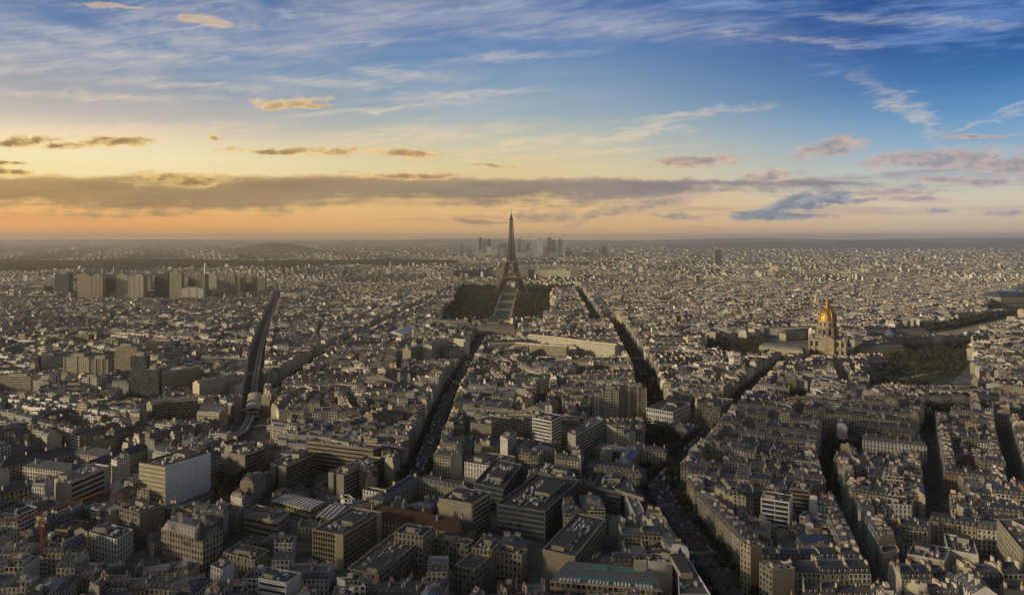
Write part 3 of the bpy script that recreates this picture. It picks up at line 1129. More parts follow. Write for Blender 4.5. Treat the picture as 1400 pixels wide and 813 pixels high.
def house(q, h, tone, rt, kind, seed, label, cat, group, wing=None):
    """one individual house as an Empty with wall, roof and chimneys"""
    rnd = random.Random(seed)
    c = cen(q)
    root = empty({'mansard': 'apartment_house', 'low': 'low_house', 'flat': 'apartment_block'}[kind], (c[0], c[1], 0))
    sh = lambda w: [(x - c[0], y - c[1]) for x, y in w]
    bw, br, ch = Buf(), Buf(), []

    def bc():
        b = Buf()
        ch.append(b)
        return b
    if kind == 'flat':
        flatblock(bw, br, bc, sh(q), h, tone, rt, rnd, True)
    else:
        mansard(bw, br, bc, sh(q), h, tone, rt, rnd, True, kind == 'low')
    if wing:
        ww, wr = Buf(), Buf()
        mansard(ww, wr, lambda: wr, sh(wing[0]), wing[1], tone, (rt * 7.3) % 1, rnd, False, True)
        wo = ww.build('courtyard_wing', root, (0, 0, 0))
        wr.build('wing_roof', wo, (0, 0, 0))
    bw.build('wall', root, (0, 0, 0))
    ro = br.build('roof', root, (0, 0, 0))
    for b in ch:
        b.build('chimney' if kind != 'flat' else 'roof_unit', ro, (0, 0, 0))
    tag(root, label, cat, group)
    return root


# ================================================================== the singular buildings, nearest first
# pixel triples: nearest roof corner, far end of its left edge, far end of its right edge
W_ = 'office building'

# white blank slab on the left
q = para((226, 638), (190, 632), (288, 618), 32)
o = office('windowless_slab', 'tall block whose huge blank white end wall faces right, brown banded side', W_, q, 32, 9, 0.3, bands=(3,), band_h=1.0, bandmat='brown', units=9, short='blank white slab', margins=(0.4, 0.4), parapet='brown', rooftone=0.6)
a, e, L, d, n = edge_frame(ccw(q), 0)
cx, cy = cen(q)
bb = Buf()
slab_on_edge(bb, (a[0] - cx, a[1] - cy), d, n, 0.3, L - 0.3, -0.1, 0.35, 0.0, 32.15, 'white_panel')
rn = random.Random(3)
wl = bb.build('white_end_wall', o, (0, 0, 0))
wl['label'] = 'large smooth white cladding with rows of small dark openings'
bb = Buf()
for r_ in range(7):
    for k in range(22):
        if rn.random() < 0.42:
            s = 2 + (L - 4) * k / 22
            z = 8.5 + r_ * 1.9 + (1.4 if r_ > 3 else 0) + s / L * 1.0
            slab_on_edge(bb, (a[0] - cx, a[1] - cy), d, n, s, s + rn.uniform(0.4, 1.1), 0.36, 0.40, z, z + 0.42, 'glass')
bb.build('opening', wl, (0, 0, 0))['kind'] = 'stuff'

# gridded block, bottom left of the middle
office('grid_office', 'beige office block with white window grid and blank corner panel, aerials on roof', W_, para((470, 730.7), (427, 723), (522, 699), 23), 23, 7, 0.15, bands=(0, 3), band_h=2.3, mull=1.9, units=16,
       short='grid-fronted office block', margins=(0.8, 0.8), fin=[(3, 0.72, 0.99, 'beige'), (0, 0.86, 0.99, 'beige')], rooftone=0.6)
# long wing with a corner tower beside it
office('ministry_wing', 'long beige office wing with rows of small windows beside grid block', W_, para((518, 785.5), (474, 776), (577, 736), 19), 19, 5, 0.82, win=(0, 3), wall='wall', units=9, short='long beige wing', bands=(), rooftone=0.6)
office('ministry_tower', 'square beige stair tower joining two low office wings, pale railing on top', W_, para((578, 732), (539, 727), (593, 719), 25), 25, 7, 0.15, win=(0, 3), wall='wall', units=5, short='beige stair tower', rooftone=0.1)
office('ministry_wing', 'low beige office wing behind the stair tower, three rows of windows', W_, para((640, 744), (594, 734), (648, 737), 18), 18, 5, 0.82, win=(0, 3), wall='wall', units=3, rooftone=0.6)
office('ministry_wing', 'beige office wing with dark flat roof pointing toward the viewer', W_, para((649, 778), (621, 772), (672, 759), 19), 19, 5, 0.82, win=(0, 3), wall='wall', units=0, short='flat dark-roofed wing', rooftone=0.6)
office('ministry_wing', 'short beige office wing with skylight box near roof corner', W_, para((713, 758), (678, 751.5), (722, 750), 19), 19, 5, 0.15, win=(0, 3), wall='wall', units=3, rooftone=0.6)
office('ministry_tower', 'central beige office tower with row of white vents along its roof', W_, para((672, 752), (645, 748), (685, 737), 22), 22, 6, 0.15, win=(0, 3), wall='wall', units=8, rooftone=0.1)

# dark glass headquarters
DG = dict(parapet='greymetal', bandmat='glass_blue', wall='glasstower', rooftone=0.75)
office('glass_office', 'large dark grey glass office block with sloping metal roof edge and plant on top', W_, para((745, 698), (679, 688), (793, 655), 22), 22, 6, 0.05, bands=(0, 3), band_h=2.2, units=26, short='dark glass office', **DG)
office('glass_office', 'dark grey glass wing with row of white ventilation units on its roof', W_, para((688, 668), (648, 659), (714, 634), 19), 19, 5, 0.05, bands=(0, 3), band_h=2.2, units=20, **DG)
office('glass_office', 'dark grey glass link block behind main dark office, courtyard side', W_, para((772, 652), (722, 641), (790, 641), 17), 17, 4, 0.05, bands=(0, 3), band_h=2.2, units=14, **DG)
office('glass_office', 'dark flat-roofed office between glass headquarters and wide boulevard', W_, para((848, 672), (811, 664.5), (856, 650), 18), 18, 5, 0.05, bands=(0, 3), band_h=1.6, units=10, short='dark boulevard office', **DG)
office('striped_house', 'narrow white striped terrace building lit gold at the boulevard junction', 'apartment building', para((868, 704), (845, 653), (881, 698), 17), 17, 5, 0.985, bands=(3,), band_h=1.2, bandmat='brown', units=4, short='gold-striped terrace', parapet='trim', rooftone=0.85)
office('terrace_block', 'long dark apartment block with brown penthouses and blank beige end', 'apartment building', para((786, 760), (742, 750), (828, 708), 20), 20, 6, 0.0, bands=(0,), band_h=1.3, units=13, short='penthouse-topped long block', parapet='concrete', rooftone=0.1)
# U-shaped beige offices
office('slab_office', 'upper back wing of beige U-shaped offices with long window strips', W_, para((510, 613), (419, 602), (523, 608), 26), 26, 7, 0.82, bands=(0, 3), band_h=1.3, units=8, short='U-shaped beige offices', rooftone=0.6)
office('slab_office', 'right wing of beige U-shaped offices with blank gable end and window strips', W_, para((470, 649), (449, 645), (522, 625), 20), 20, 6, 0.82, bands=(0,), band_h=1.4, units=12, fin=[(3, 0.35, 0.5, 'glass')], rooftone=0.6)
office('slab_office', 'left wing of beige U-shaped offices with white penthouse on roof', W_, para((391, 638), (369, 633), (432, 619), 19), 19, 6, 0.82, bands=(0,), band_h=1.4, units=4, fin=[(3, 0.4, 0.52, 'glass')], rooftone=0.3)
# block with a walled roof terrace
office('terrace_office', 'square dark office block with pale walled roof terrace and beige corner panel', W_, para((646, 688), (600, 680), (671, 672), 24), 24, 7, 0.3, bands=(0,), band_h=1.2, units=5, fin=[(3, 0.45, 0.98, 'concrete')], short='walled-terrace block', parapet='beige', rooftone=0.3)
# old quadrangle
gable_bar('cream_wing', 'cream two-storey left wing around the sunken courtyard, dark roof', 'school building', (515, 676), (570, 645), 14, 14, 4, 3, 0.45, short='cream courtyard wing')
gable_bar('cream_wing', 'cream rear wing closing the courtyard with tall arched windows', 'school building', (573, 646), (646, 660), 13, 14, 4, 3, 0.45)
gable_bar('brick_wing', 'long red-brick wing under dark chestnut roof behind the offices', 'school building', (503, 686), (642, 712), 17, 14, 6, 4, 0.92, roof='tile', short='red-brick wing', chimneys=5)
office('white_pavilion', 'small white pavilion with tall windows at the courtyard corner', 'school building', para((534, 676), (496, 669), (541, 671), 11), 11, 3, 0.985, win=(0, 3), wall='wall', units=0, rooftone=0.6)
# glass sheds
for (t_, lab, h_) in ((((425, 697), (375, 684), (445, 686)), 'larger low hall with white ribbed roof beside grid office', 9),
                      (((456, 710), (438, 703), (476, 692)), 'smaller low hall with white ribbed roof behind grid office', 9)):
    q = para(*t_, h_)
    c = cen(q)
    root = empty('ribbed_hall', (c[0], c[1], 0))
    ql = [(x - c[0], y - c[1]) for x, y in ccw(q)]
    b = Buf(); b.quadwalls(ql, 0, h_, 'office', 0.3, (1, 1, 1, 1), 2, 3.0); b.build('wall', root, (0, 0, 0))
    b = Buf(); b.prism(ql, h_ + 0.003, h_ + 0.4, 'greymetal', bottom=True); b.build('roof', root, (0, 0, 0))
    a, e, L, d, n = edge_frame(ql, 0)
    W = math.hypot(ql[3][0] - ql[0][0], ql[3][1] - ql[0][1])
    m = int(W / 3.2)
    for k in range(m):
        b = Buf(); slab_on_edge(b, a, d, n, 1.0, L - 1.0, -(k + 0.75) * W / m, -(k + 0.25) * W / m, h_ + 0.403, h_ + 0.95, 'trim'); b.build('skylight_strip', root, (0, 0, 0))
    tag(root, lab, 'hall')
    reserve(q)
# left side
office('balcony_block', 'dark block with bright white balcony bands and white end wall', 'apartment building', para((97, 658), (74, 654), (150, 636), 22), 22, 5, 0.6, bands=(0,), band_h=2.2, units=8, short='white-banded block', parapet='trim', rooftone=0.6, margins=(0.6, 6))
office('gold_house', 'gold-lit apartment building with blank pale end wall and dense roof chimneys', 'apartment building', para((191, 701), (163, 693), (225, 689), 22), 22, 6, 0.82, win=(3,), wall='wall', units=14, short='gold-lit apartment building', rooftone=0.1)
office('cream_block', 'cream balconied block with pale roof terrace and set-back penthouse', 'apartment building', para((160, 737), (122, 727), (182, 723), 20), 20, 6, 0.985, win=(0, 3), wall='wall', units=5, short='cream balconied block', parapet='trim', rooftone=0.55)
office('annex_block', 'small white block with stepped roof right of brown-banded slab', 'apartment building', para((160, 630), (152, 627), (178, 621), 24), 24, 7, 0.985, win=(0, 3), wall='wall', units=5, rooftone=0.55)
office('low_school', 'L-shaped pale low school building with flat roof near lower edge', 'school building', para((348, 765), (305, 754), (368, 751), 13), 13, 3, 0.15, win=(0, 3), wall='wall', units=6, short='pale low school', rooftone=0.6)
office('white_corner_block', 'white corner block with dark balcony lines and roof penthouse at lower edge', 'apartment building', para((391, 796), (353, 789), (412, 782), 24), 24, 7, 0.985, bands=(3,), band_h=1.2, units=5, short='white corner block', parapet='trim', rooftone=0.6)
office('narrow_house', 'tall narrow pale house with blank right wall standing alone', 'apartment building', para((304, 778), (288, 772), (320, 767), 23), 23, 7, 0.985, win=(3,), wall='wall', units=2, rooftone=0.6)
office('brown_low_block', 'brown flat office block with long dark window strips above a yard', W_, para((380, 712), (333, 702), (396, 698), 13), 13, 3, 0.0, bands=(0, 3), band_h=1.2, units=7, rooftone=0.6)
office('bunker_hall', 'plain beige box hall with bare pale roof near street corner', 'hall', para((326, 701), (305, 697), (333, 690), 14), 14, 2, 0.0, units=0, rooftone=0.55)
office('viaduct_house', 'beige corner building with tall window bays below viaduct curve', 'apartment building', para((335, 622), (312, 618), (362, 612), 20), 20, 6, 0.82, bands=(0,), band_h=1.5, units=6, rooftone=0.6)
# middle
office('banded_house', 'long low white house with dense windows and dark rooftop', 'apartment building', para((676, 637), (635, 631), (705, 623), 16), 16, 4, 0.985, win=(0, 3), wall='wall', units=3, rooftone=0.6)
office('brick_box', 'box building with blank beige front and reddish right side', 'apartment building', para((672, 581), (643, 577), (700, 571), 24), 24, 7, 0.82, win=(0,), wall='wall', units=6, short='blank beige box building', rooftone=0.1)
office('slim_tower', 'slim white balcony tower behind courtyard', 'apartment building', para((694, 600), (684, 595), (706, 591), 30), 30, 9, 0.985, bands=(0,), band_h=1.4, units=3, short='slim white balcony tower', parapet='trim')
office('balcony_house', 'pale building with long dark balconies and blank white corner', 'apartment building', para((754, 575), (728, 570), (768, 567), 28), 28, 8, 0.985, bands=(3, 0), band_h=1.4, units=4, parapet='trim')
office('long_balcony_slab', 'long pale balcony slab with blank near end and roof boxes', 'apartment building', para((787, 595), (776, 591), (825, 573), 27), 27, 8, 0.6, bands=(0,), band_h=1.4, units=10, short='long balcony slab', parapet='trim')
# right of the middle: classical institution
gable_bar('convent_wing', 'front cream wing with hipped slate roof beside the boulevard', 'convent', (803, 626), (881, 637), 15, 12, 5, 4, 0.82, short='cream convent front wing')
gable_bar('convent_wing', 'rear cream wing with pale zinc roof in the convent garden', 'convent', (816, 604), (866, 612), 13, 12, 4, 4, 0.82, roof='zinc', dormers=False)
gable_bar('convent_wing', 'cream right wing with slate roof ending near boulevard trees', 'convent', (876, 607), (912, 611), 14, 13, 4, 4, 0.15)
gable_bar('convent_wing', 'pale zinc-roofed link wing crossing between two cream wings', 'convent', (851, 627), (874, 601), 12, 13, 4, 4, 0.15, roof='zinc', dormers=False)
office('arcade_hall', 'white hall with large square windows and glass skylights on roof', 'hall', para((920, 563), (884, 557), (944, 551), 17), 17, 3, 0.985, win=(0, 3), wall='office', units=4, short='white skylight hall', rooftone=0.1)
office('yellow_corner_house', 'ochre corner house with flat top on wide boulevard', 'apartment building', para((985, 556), (960, 553), (1003, 545), 22), 22, 6, 0.82, win=(0, 3), wall='wall', units=3)
# right foreground
gable_bar('white_barrack', 'long white building with four window rows and slate roof above garden', 'convent', (1179, 591), (1266, 600), 15, 17, 5, 5, 0.985, short='long white building', chimneys=6)
gable_bar('pink_barrack', 'long pinkish building parallel behind the long white one', 'convent', (1168, 573), (1250, 581), 14, 16, 5, 5, 0.82, chimneys=6)
office('strip_office', 'white framed office front with wide blue-grey window strips', W_, para((1079, 686), (1040, 680), (1084, 676), 27), 27, 8, 0.985, bands=(3,), band_h=2.2, mull=9, units=6, short='white-framed strip office', parapet='white', bandmat='glass_blue')
office('beige_strip_office', 'beige front with dark horizontal window strips between old houses', W_, para((1107, 669), (1080, 666), (1112, 660), 25), 25, 8, 0.82, bands=(3,), band_h=1.3, units=3, short='beige strip front')
office('tall_slab', 'tall dark-sided slab with gold-lit balconies facing the boulevard', 'apartment building', para((1026, 746), (1012, 740), (1042, 743), 31), 31, 10, 0.92, win=(3,), wall='wall', units=3, short='dark-sided balcony slab', rooftone=0.6)
office('blank_slab', 'block with bare beige side wall and gold balconies at lower edge', 'apartment building', para((1056, 779), (1038, 768), (1087, 776), 26), 26, 8, 0.82, win=(3,), wall='wall', units=4, short='bare beige-sided block', rooftone=0.6)
office('cream_front_house', 'cream block with flat roof and even window rows in dense roofs', 'apartment building', para((1246, 690), (1211, 688), (1249, 683), 20), 20, 6, 0.985, win=(3, 0), wall='wall', units=3, short='cream flat-roofed house')
office('low_modern_school', 'low modern block with wide window band under white roof edges', 'school building', para((1292, 766), (1240, 756), (1300, 748), 14), 14, 2, 0.72, bands=(3,), band_h=2.8, mull=6, units=6, short='low modern block', parapet='trim', rooftone=0.6)
office('low_modern_school', 'low modern wing with three white skylight ridges on roof', 'school building', para((1338, 758), (1296, 750), (1330, 735), 14), 14, 2, 0.72, bands=(), units=5, parapet='trim', rooftone=0.6)
office('big_corner_office', 'large office block with gold-lit upper windows at right picture edge', W_, para((1398, 752), (1363, 709), (1450, 750), 27), 27, 8, 0.15, win=(0, 1, 2, 3), wall='wall', units=6, short='large right-edge office', rooftone=0.6)
gable_bar('white_gabled_house', 'house with white blank gables and slate roof in lower right corner', 'apartment building', (1322, 776), (1347, 800), 13, 22, 5, 7, 0.985, short='white-gabled house', hip=False)
gable_bar('slate_mansard_house', 'long slate mansard house with row of white dormers at lower right edge', 'apartment building', (1338, 801), (1420, 808), 14, 18, 6, 6, 0.985)
gable_bar('chapel', 'small stone chapel with steep slate roof among houses', 'chapel', (1294, 776), (1312, 792), 13, 12, 8, 2, 0.3, hip=True, chimneys=0, dormers=False, short='small stone chapel')
gable_bar('ochre_flank_house', 'house with broad bare ochre side wall between dense roofs', 'apartment building', (1336, 622), (1371, 625), 15, 24, 1.5, 8, 0.82, hip=False, chimneys=6, roof='zinc', short='bare ochre-walled house')
gable_bar('long_hall', 'long dark hall with pale glazed strip near right edge', 'hall', (1310, 556), (1384, 566), 20, 14, 3, 4, 0.92, roof='zinc', dormers=False)

# old barracks on the left
gable_bar('barrack_wing', 'front wing of old barracks, long dark slate roof ending at street', 'barracks', (113, 632), (200, 603), 15, 12, 5, 4, 0.30, short='front barracks wing', chimneys=4, dormers=False)
gable_bar('barrack_wing', 'rear wing of old barracks with dark slate roof along the street', 'barracks', (-5, 630), (103, 607), 15, 12, 5, 4, 0.30, short='rear barracks wing', chimneys=4, dormers=False)
gable_bar('barrack_wing', 'cross wing of old barracks linking two long dark roofs on right', 'barracks', (108, 608), (158, 615), 15, 12, 5, 4, 0.30, chimneys=2, dormers=False)
gable_bar('barrack_wing', 'middle cross wing of old barracks between its courtyards', 'barracks', (42, 626), (108, 634), 15, 13, 5, 4, 0.72, chimneys=3, dormers=False)
gable_bar('barrack_wing', 'low dark barracks wing at left picture edge', 'barracks', (-10, 668), (46, 655), 15, 12, 4, 4, 0.30, chimneys=2, dormers=False)

# ornate corner house
q = ccw(para((277, 737), (221, 723), (304, 725), 22))
c = cen(q)
root = empty('ornate_corner_house', (c[0], c[1], 0))
ql = [(x - c[0], y - c[1]) for x, y in q]
bw, br = Buf(), Buf()
bw.quadwalls(ql, 0, 22, 'wall', 0.30, (1, 1, 1, 1), 6, 2.4)
for i in range(4):
    a, e, L, d, n = edge_frame(ql, i)
    slab_on_edge(bw, a, d, n, 0, L, -0.1, 0.6, 21.4, 22.02, 'wall', 0.3)
    slab_on_edge(bw, a, d, n, 0.1, L - 0.1, -0.1, 0.5, 15.4, 15.7, 'wall', 0.3)
qi = shrink(ql, 2.4)
for i in range(4):
    j = (i + 1) % 4
    L = math.dist(ql[i], ql[j])
    br.face([(*ql[i], 22), (*ql[j], 22), (*qi[j], 27.5), (*qi[i], 27.5)], 'slate', 0.4, [(0, 0), (round(L / 3), 0), (round(L / 3), 1.3), (0, 1.3)], 1.0)
br.face([(*p, 27.5) for p in qi], 'zinc', 0.3)
bw.build('wall', root, (0, 0, 0))
ro = br.build('roof', root, (0, 0, 0))
db = Buf()
dq = lerp(ql[0], (0, 0), 0.16)
db.lathe(dq[0], dq[1], [(3.6, 21.5), (3.6, 23.5), (3.5, 26), (2.9, 29), (1.7, 31), (0.5, 32.4), (0.25, 34.2)], 'slate', 14, 0.4)
db.build('corner_dome', root, (0, 0, 0))
for k in range(6):
    b = Buf(); x, y = lerp(qi[k % 4], qi[(k + 1) % 4], 0.3 + 0.25 * (k // 4)); b.prism(rect(x * 0.8, y * 0.8, (1, 0), 3.0, 0.9), 26.5, 30.5, 'chim', k * 0.17); b.build('chimney', ro, (0, 0, 0))
tag(root, 'ornate dark stone corner house with domed corner and tall slate mansard', 'apartment building')
reserve(q); LANDMARKS.append((*c, 'domed corner house'))

# hall at the bottom edge: shallow metal roof, copper-green strips, white saw-tooth lights
hq = ccw([G(905, 806, 17), G(890, 778, 20), G(777, 767, 20), G(752, 793, 17)])
c = cen(hq)
root = empty('market_hall', (c[0], c[1], 0))
nl, nr, fr_, fl_ = [(x - c[0], y - c[1]) for x, y in (G(752, 793, 17), G(905, 806, 17), G(890, 778, 20), G(777, 767, 20))]
b = Buf(); b.quadwalls([nl, nr, fr_, fl_], 0, 17, 'office', 0.3, (1, 1, 1, 1), 4, 3.0); b.build('wall', root, (0, 0, 0))
b = Buf()
b.face([(*nl, 17.0), (*nr, 17.0), (*fr_, 20.5), (*fl_, 20.5)], 'greymetal')
b.face([(*fl_, 17.0), (*fl_, 20.5), (*fr_, 20.5), (*fr_, 17.0)], 'greymetal')
b.face([(*nl, 17.0), (*fl_, 20.5), (*fl_, 17.0)], 'brown'); b.face([(*nr, 17.0), (*fr_, 17.0), (*fr_, 20.5)], 'brown')
b.build('roof', root, (0, 0, 0))
def hp(s, t, dz=0.0):
    p = lerp(lerp(nl, nr, s), lerp(fl_, fr_, s), t)
    return (p[0], p[1], 17.0 + 3.5 * t + dz)
def patch(s0, s1, t0, t1, dz, mat, name, lift=0.5):
    bb = Buf()
    lo = [hp(s0, t0, 0.0), hp(s1, t0, 0.0), hp(s1, t1, 0.0), hp(s0, t1, 0.0)]
    hi = [(x, y, z + lift) for x, y, z in lo]
    bb.face(hi, mat)
    for i in range(4):
        j = (i + 1) % 4
        bb.face([lo[i], lo[j], hi[j], hi[i]], mat)
    return bb.build(name, root, (0, 0, 0))
patch(0.24, 0.50, 0.70, 0.88, 0, 'green', 'roof_light'); patch(0.60, 0.78, 0.70, 0.88, 0, 'green', 'roof_light')
patch(0.22, 0.95, 0.16, 0.30, 0, 'green', 'roof_light')
for s in range(26):
    if s in (6, 7, 14, 20): continue
    patch(0.08 + s * 0.033, 0.08 + s * 0.033 + 0.018, 0.03, 0.12, 0, 'white', 'saw_tooth_light', 0.9)
b = Buf(); b.prism(rect(*hp(0.86, 0.85)[:2], (1, 0), 7, 1.2), 18, 26, 'chim', 0.5); b.build('chimney', root, (0, 0, 0))
tag(root, 'wide shallow-roofed hall with green roof strips and white saw-tooth lights', 'hall')
reserve(hq); LANDMARKS.append((*c, 'green-striped hall'))
office('cream_screen_house', 'house with plain cream rear wall behind the green-striped hall', 'apartment building', para((919, 768), (886, 766), (924, 757), 22), 22, 6, 0.985, units=4, rooftone=0.6)
# wedge-shaped flat house with a white roof edge on the boulevard
q = ccw([G(972, 812, 22), G(931, 746, 22), G(926, 750, 22), G(928, 812, 22)])
office('wedge_house', 'wedge-shaped building with thin white roof edge along the boulevard', 'apartment building', q, 22, 6, 0.3, win=(0, 1, 2, 3), wall='wall', units=6, short='white-edged wedge building', parapet='white', rooftone=0.6)

# ================================================================== metro viaduct
vd_px = [(292, 607), (318, 598), (333, 588), (341, 574), (345, 560), (347, 540), (349, 520), (354, 490), (362, 455), (369, 435), (375, 420), (379, 408)]
VIA = [G(px, py, 7.0) for px, py in vd_px]


def ribbon(b, pts, w, z0, z1, mat, tone=0.5, off=0.0):
    """extruded strip along a polyline"""
    L, Rr = [], []
    n = len(pts)
    for i in range(n):
        a, c = pts[max(0, i - 1)], pts[min(n - 1, i + 1)]
        l = math.hypot(c[0] - a[0], c[1] - a[1])
        d = ((c[0] - a[0]) / l, (c[1] - a[1]) / l)
        nn = (-d[1], d[0])
        L.append((pts[i][0] + nn[0] * (off + w / 2), pts[i][1] + nn[1] * (off + w / 2)))
        Rr.append((pts[i][0] + nn[0] * (off - w / 2), pts[i][1] + nn[1] * (off - w / 2)))
    for i in range(n - 1):
        b.face([(*Rr[i], z1), (*Rr[i + 1], z1), (*L[i + 1], z1), (*L[i], z1)], mat, tone)
        if z1 - z0 > 0.02:
            b.face([(*Rr[i], z0), (*Rr[i + 1], z0), (*Rr[i + 1], z1), (*Rr[i], z1)], mat, tone)
            b.face([(*L[i + 1], z0), (*L[i], z0), (*L[i], z1), (*L[i + 1], z1)], mat, tone)
            b.face([(*L[i], z0), (*L[i + 1], z0), (*Rr[i + 1], z0), (*Rr[i], z0)], mat, tone)
    if z1 - z0 > 0.02:
        b.face([(*Rr[0], z0), (*Rr[0], z1), (*L[0], z1), (*L[0], z0)], mat, tone)
        b.face([(*L[-1], z0), (*L[-1], z1), (*Rr[-1], z1), (*Rr[-1], z0)], mat, tone)


root = empty('metro_viaduct', (*VIA[4], 0))
o_ = VIA[4]
vp = [(x - o_[0], y - o_[1]) for x, y in VIA]
b = Buf(); ribbon(b, vp, 7.6, 5.8, 7.0, 'asphalt'); b.build('deck', root, (0, 0, 0))
for s in (-1, 1):
    b = Buf(); ribbon(b, vp, 0.4, 7.004, 8.1, 'trim', off=s * 3.6); b.build('parapet', root, (0, 0, 0))
    b = Buf(); ribbon(b, vp, 1.3, 7.004, 7.2, 'concrete', off=s * 1.7); b.build('track', root, (0, 0, 0))
for i in range(len(vp) - 1):
    L = math.dist(vp[i], vp[i + 1])
    m = max(1, int(L / 45))
    for k in range(m):
        p = lerp(vp[i], vp[i + 1], (k + 0.5) / m)
        for s in (-2.6, 2.6):
            b = Buf(); b.prism(rect(p[0] + s, p[1], (1, 0), 1.4, 1.4), 0, 5.8, 'concrete'); b.build('pillar', root, (0, 0, 0))
tag(root, 'elevated metro viaduct curving away up the boulevard on pillars', 'viaduct')
LANDMARKS.append((*VIA[3], 'metro viaduct curve'))
# station over the tracks
a, e = G(345.5, 560, 12), G(348.5, 538, 12)
c = lerp(a, e, 0.5)
L = math.dist(a, e)
d = ((e[0] - a[0]) / L, (e[1] - a[1]) / L)
root = empty('metro_station', (*c, 0), math.atan2(d[1], d[0]))
b = Buf()
b.quadwalls(rect(0, 0, (1, 0), L, 15), 3, 10.5, 'office', 0.3, (1, 1, 1, 1), 1, 3.0)
b.build('wall', root, (0, 0, 0))
b = Buf()
N = 8
arc = [(-8.2 * math.cos(math.pi * k / N), 10.5 + 3.6 * math.sin(math.pi * k / N)) for k in range(N + 1)]
for (y0, z0), (y1, z1) in zip(arc, arc[1:]):
    b.face([(-L / 2, y0, z0), (L / 2, y0, z0), (L / 2, y1, z1), (-L / 2, y1, z1)][::-1], 'concrete')
b.face([(-L / 2, y, z) for y, z in arc], 'glass')
b.face([(L / 2, y, z) for y, z in arc[::-1]], 'glass')
b.build('roof', root, (0, 0, 0))
tag(root, 'metro station with pale curved roof and dark arched end over the tracks', 'station')
LANDMARKS.append((*c, 'metro station roof'))

